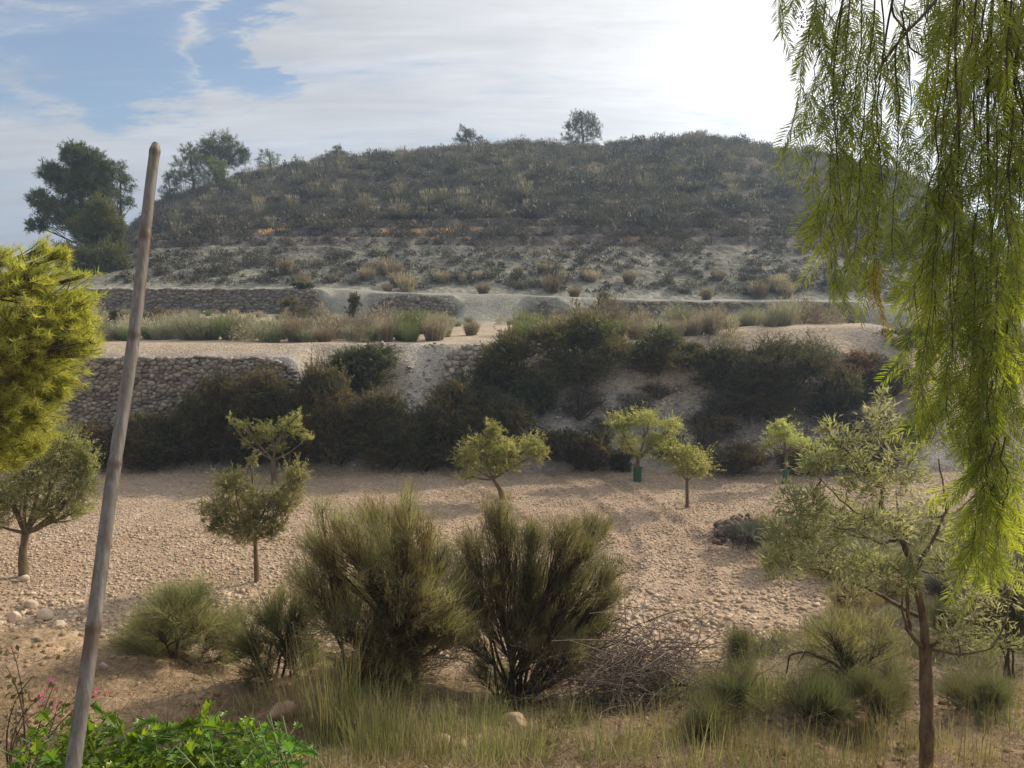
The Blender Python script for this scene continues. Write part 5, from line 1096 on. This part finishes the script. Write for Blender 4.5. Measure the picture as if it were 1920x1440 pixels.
# ------------------------------------------------------------------ green leafy plant and pink flowers, bottom left
def lobed_leaf(mb, P, d, up, size, m=0):
    """a broad leaf with toothed lobes, folded a little"""
    d = d / np.linalg.norm(d); s = np.cross(d, up); s /= np.linalg.norm(s) + 1e-9; n = np.cross(s, d)
    out = [(0, 0), (.22, .20), (.16, .36), (.50, .42), (.36, .52), (.62, .78), (.34, .74), (.30, 1.0), (.12, .92), (0, 1.25)]
    asp = random.uniform(.75, 1.05); fold = random.uniform(.1, .45); curl = random.uniform(.05, .35)
    def pt(x, y): return P + (s * x * asp + d * y + n * (abs(x) * fold - curl * y * y)) * size
    V = []
    for y in (0, .3, .6, .9, 1.25): V.append(pt(0, y))
    for sg in (1, -1):
        o = len(V)
        for x, y in out[1:-1]: V.append(pt(x * sg, y))
    mid = [0, 1, 2, 3, 4]; T = []
    for k in (0, 1):
        o = 5 + 8 * k
        T += [(0, o, 1), (o, o + 1, 1), (1, o + 1, o + 2), (1, o + 2, 2), (o + 2, o + 3, 2), (2, o + 3, o + 4), (2, o + 4, 3), (o + 4, o + 5, 3), (o + 5, o + 6, 3), (3, o + 6, o + 7), (3, o + 7, 4)]
    mb.add(np.array(V), T=T, m=m)
def leafy(label, base, stems, nl, size, mat, seed):
    random.seed(seed); root = empty('leafy_plant', base, label, 'plant'); w = MB(); lf = MB()
    for (px, py, D) in stems:
        e = at(px, py, D) - base; s = np.array([random.uniform(-.05, .05), random.uniform(-.05, .05), 0]); k = (s + e) / 2 + np.array([0, 0, .08]); q = bez(s[None], k[None], e[None], 10)[0]; w.tubes(q, np.linspace(.004, .0018, 10), 6)
        for i in range(nl):
            f = random.uniform(.45, 1.0); a = q[int(f * 9)]; dr = nrm(np.array([random.gauss(0, 1), random.gauss(-.3, 1), random.uniform(-.1, .9)])); pl = random.uniform(.02, .07); b = a + dr * pl
            w.tubes(np.array([a, (a + b) / 2 + np.array([0, 0, .004]), b]), np.array([.0014, .0011, .0009]), 4)
            lobed_leaf(lf, b, dr + np.array([0, 0, -.15]), np.array([random.gauss(0, .35), random.gauss(-.2, .35), 1.0]), size * random.uniform(.6, 1.25))
    w.build('stem', mat[1], root, smooth=True); lf.build('leaves', mat[0], root); return root
gl = leafmat('fresh_leaf', [(.08, .15, .025), (.18, .29, .035), (.33, .45, .06)], .5, tcol=(1.8, 1.9, .5), nscale=7, alt=(.12, .24, .05), rough=.36, spec=.5)
gs = barkmat('green_stem', (.10, .16, .05), (.2, .26, .10), 10)
b0 = np.array([-1.1, 2.3, HZ(-1.1, 2.3)])
leafy('bright green lobed leaves in a low mass at the bottom left corner', b0, [(5 + i * 24 + random.uniform(-14, 14), 1368 + random.uniform(-24, 55), random.uniform(2.25, 2.6)) for i in range(24)], 24, .054, (gl, gs), 3)
b1 = np.array([-.5, 1.85, HZ(-.5, 1.85)])
leafy('bright green plant with a raised shoot at the bottom, right of the low mass', b1, [(500, 1340, 1.95), (510, 1370, 1.95), (525, 1365, 1.95), (505, 1335, 1.95), (530, 1342, 1.95), (485, 1352, 1.95), (470, 1370, 1.9), (440, 1400, 1.9), (380, 1410, 1.9), (330, 1400, 1.95), (420, 1430, 1.85), (490, 1400, 1.9), (500, 1430, 1.9)], 8, .036, (gl, gs), 5)
def bougainvillea():
    pk = leafmat('pink_bract', [(.5, .08, .22), (.62, .12, .32)], .4, tcol=(1.2, 1, 1))
    random.seed(11); b = np.array([-2.05, 3.0, HZ(-2.05, 3.0)]); root = empty('flowering_shrub', b, 'thin twigged shrub with small pink flowers at the left bottom edge', 'shrub'); w = MB(); lf = MB(); fl = MB()
    D = 3.0
    ends = [(100, 1287), (70, 1335), (108, 1322), (190, 1297), (12, 1250), (30, 1300), (5, 1340), (60, 1270), (150, 1310), (20, 1210), (80, 1305), (45, 1350), (120, 1350)]
    for i, (px, py) in enumerate(ends):
        e = at(px, py, D + random.uniform(-.2, .2)) - b; q = bez(np.zeros((1, 3)), (e * .5 + np.array([random.uniform(-.15, .15), 0, .12]))[None], e[None], 9)[0]; w.tubes(q, np.linspace(.005, .0015, 9), 5)
        for k in range(12):
            a = q[random.randint(4, 8)] + np.array([random.gauss(0, .035), random.gauss(0, .035), random.gauss(0, .03)]); dr = nrm(rng.normal(size=3)); lf.kites(a[None], dr[None], .03, .018, 0)
        if i in (0, 1, 2, 3, 10):
            fl = MB()
            for k in range(9):
                a = e + np.array([random.gauss(0, .014), random.gauss(0, .012), random.gauss(0, .012)]); lf_d = nrm(rng.normal(size=3) + [0, 0, .5]); fl.kites(a[None], lf_d[None], .018, .013, 0)
            fl.build('flower', pk, root)
    w.build('stem', M['darktwig'], root); lf.build('leaves', leafmat('dusky_leaf', [(.06, .06, .03), (.13, .10, .05), (.2, .13, .06)], .3), root)
bougainvillea()
# dry grass on the mound
rush('dry_grass_clump', 'dry straw grass on the earth mound left of the pole', 60, 1290, 6.8, 260, .32, .5, .3, 'straw', .004, droop=.4)
rush('dry_grass_clump', 'yellowish dry grass at the left edge behind the mound', 15, 1175, 9.6, 260, .42, .4, .5, 'straw', .006, droop=.4)

# ------------------------------------------------------------------ air
def haze():
    mb = MB(); x, y0, y1, z0, z1 = 720, -320, 720, -2.0, 60
    V = [(sx, yy, zz) for zz in (z0, z1) for yy in (y0, y1) for sx in (-x, x)]
    mb.add(V, [[0, 2, 3, 1], [4, 5, 7, 6], [0, 1, 5, 4], [2, 6, 7, 3], [0, 4, 6, 2], [1, 3, 7, 5]])
    m, n, out = newmat('haze_air'); v = n.new('ShaderNodeVolumePrincipled', inp={'Color': (.54, .73, 1, 1), 'Density': .0013, 'Anisotropy': .35}); n.l.new(v.outputs[0], out.inputs['Volume'])
    tag(mb.build('haze', m), kind='stuff')
haze()
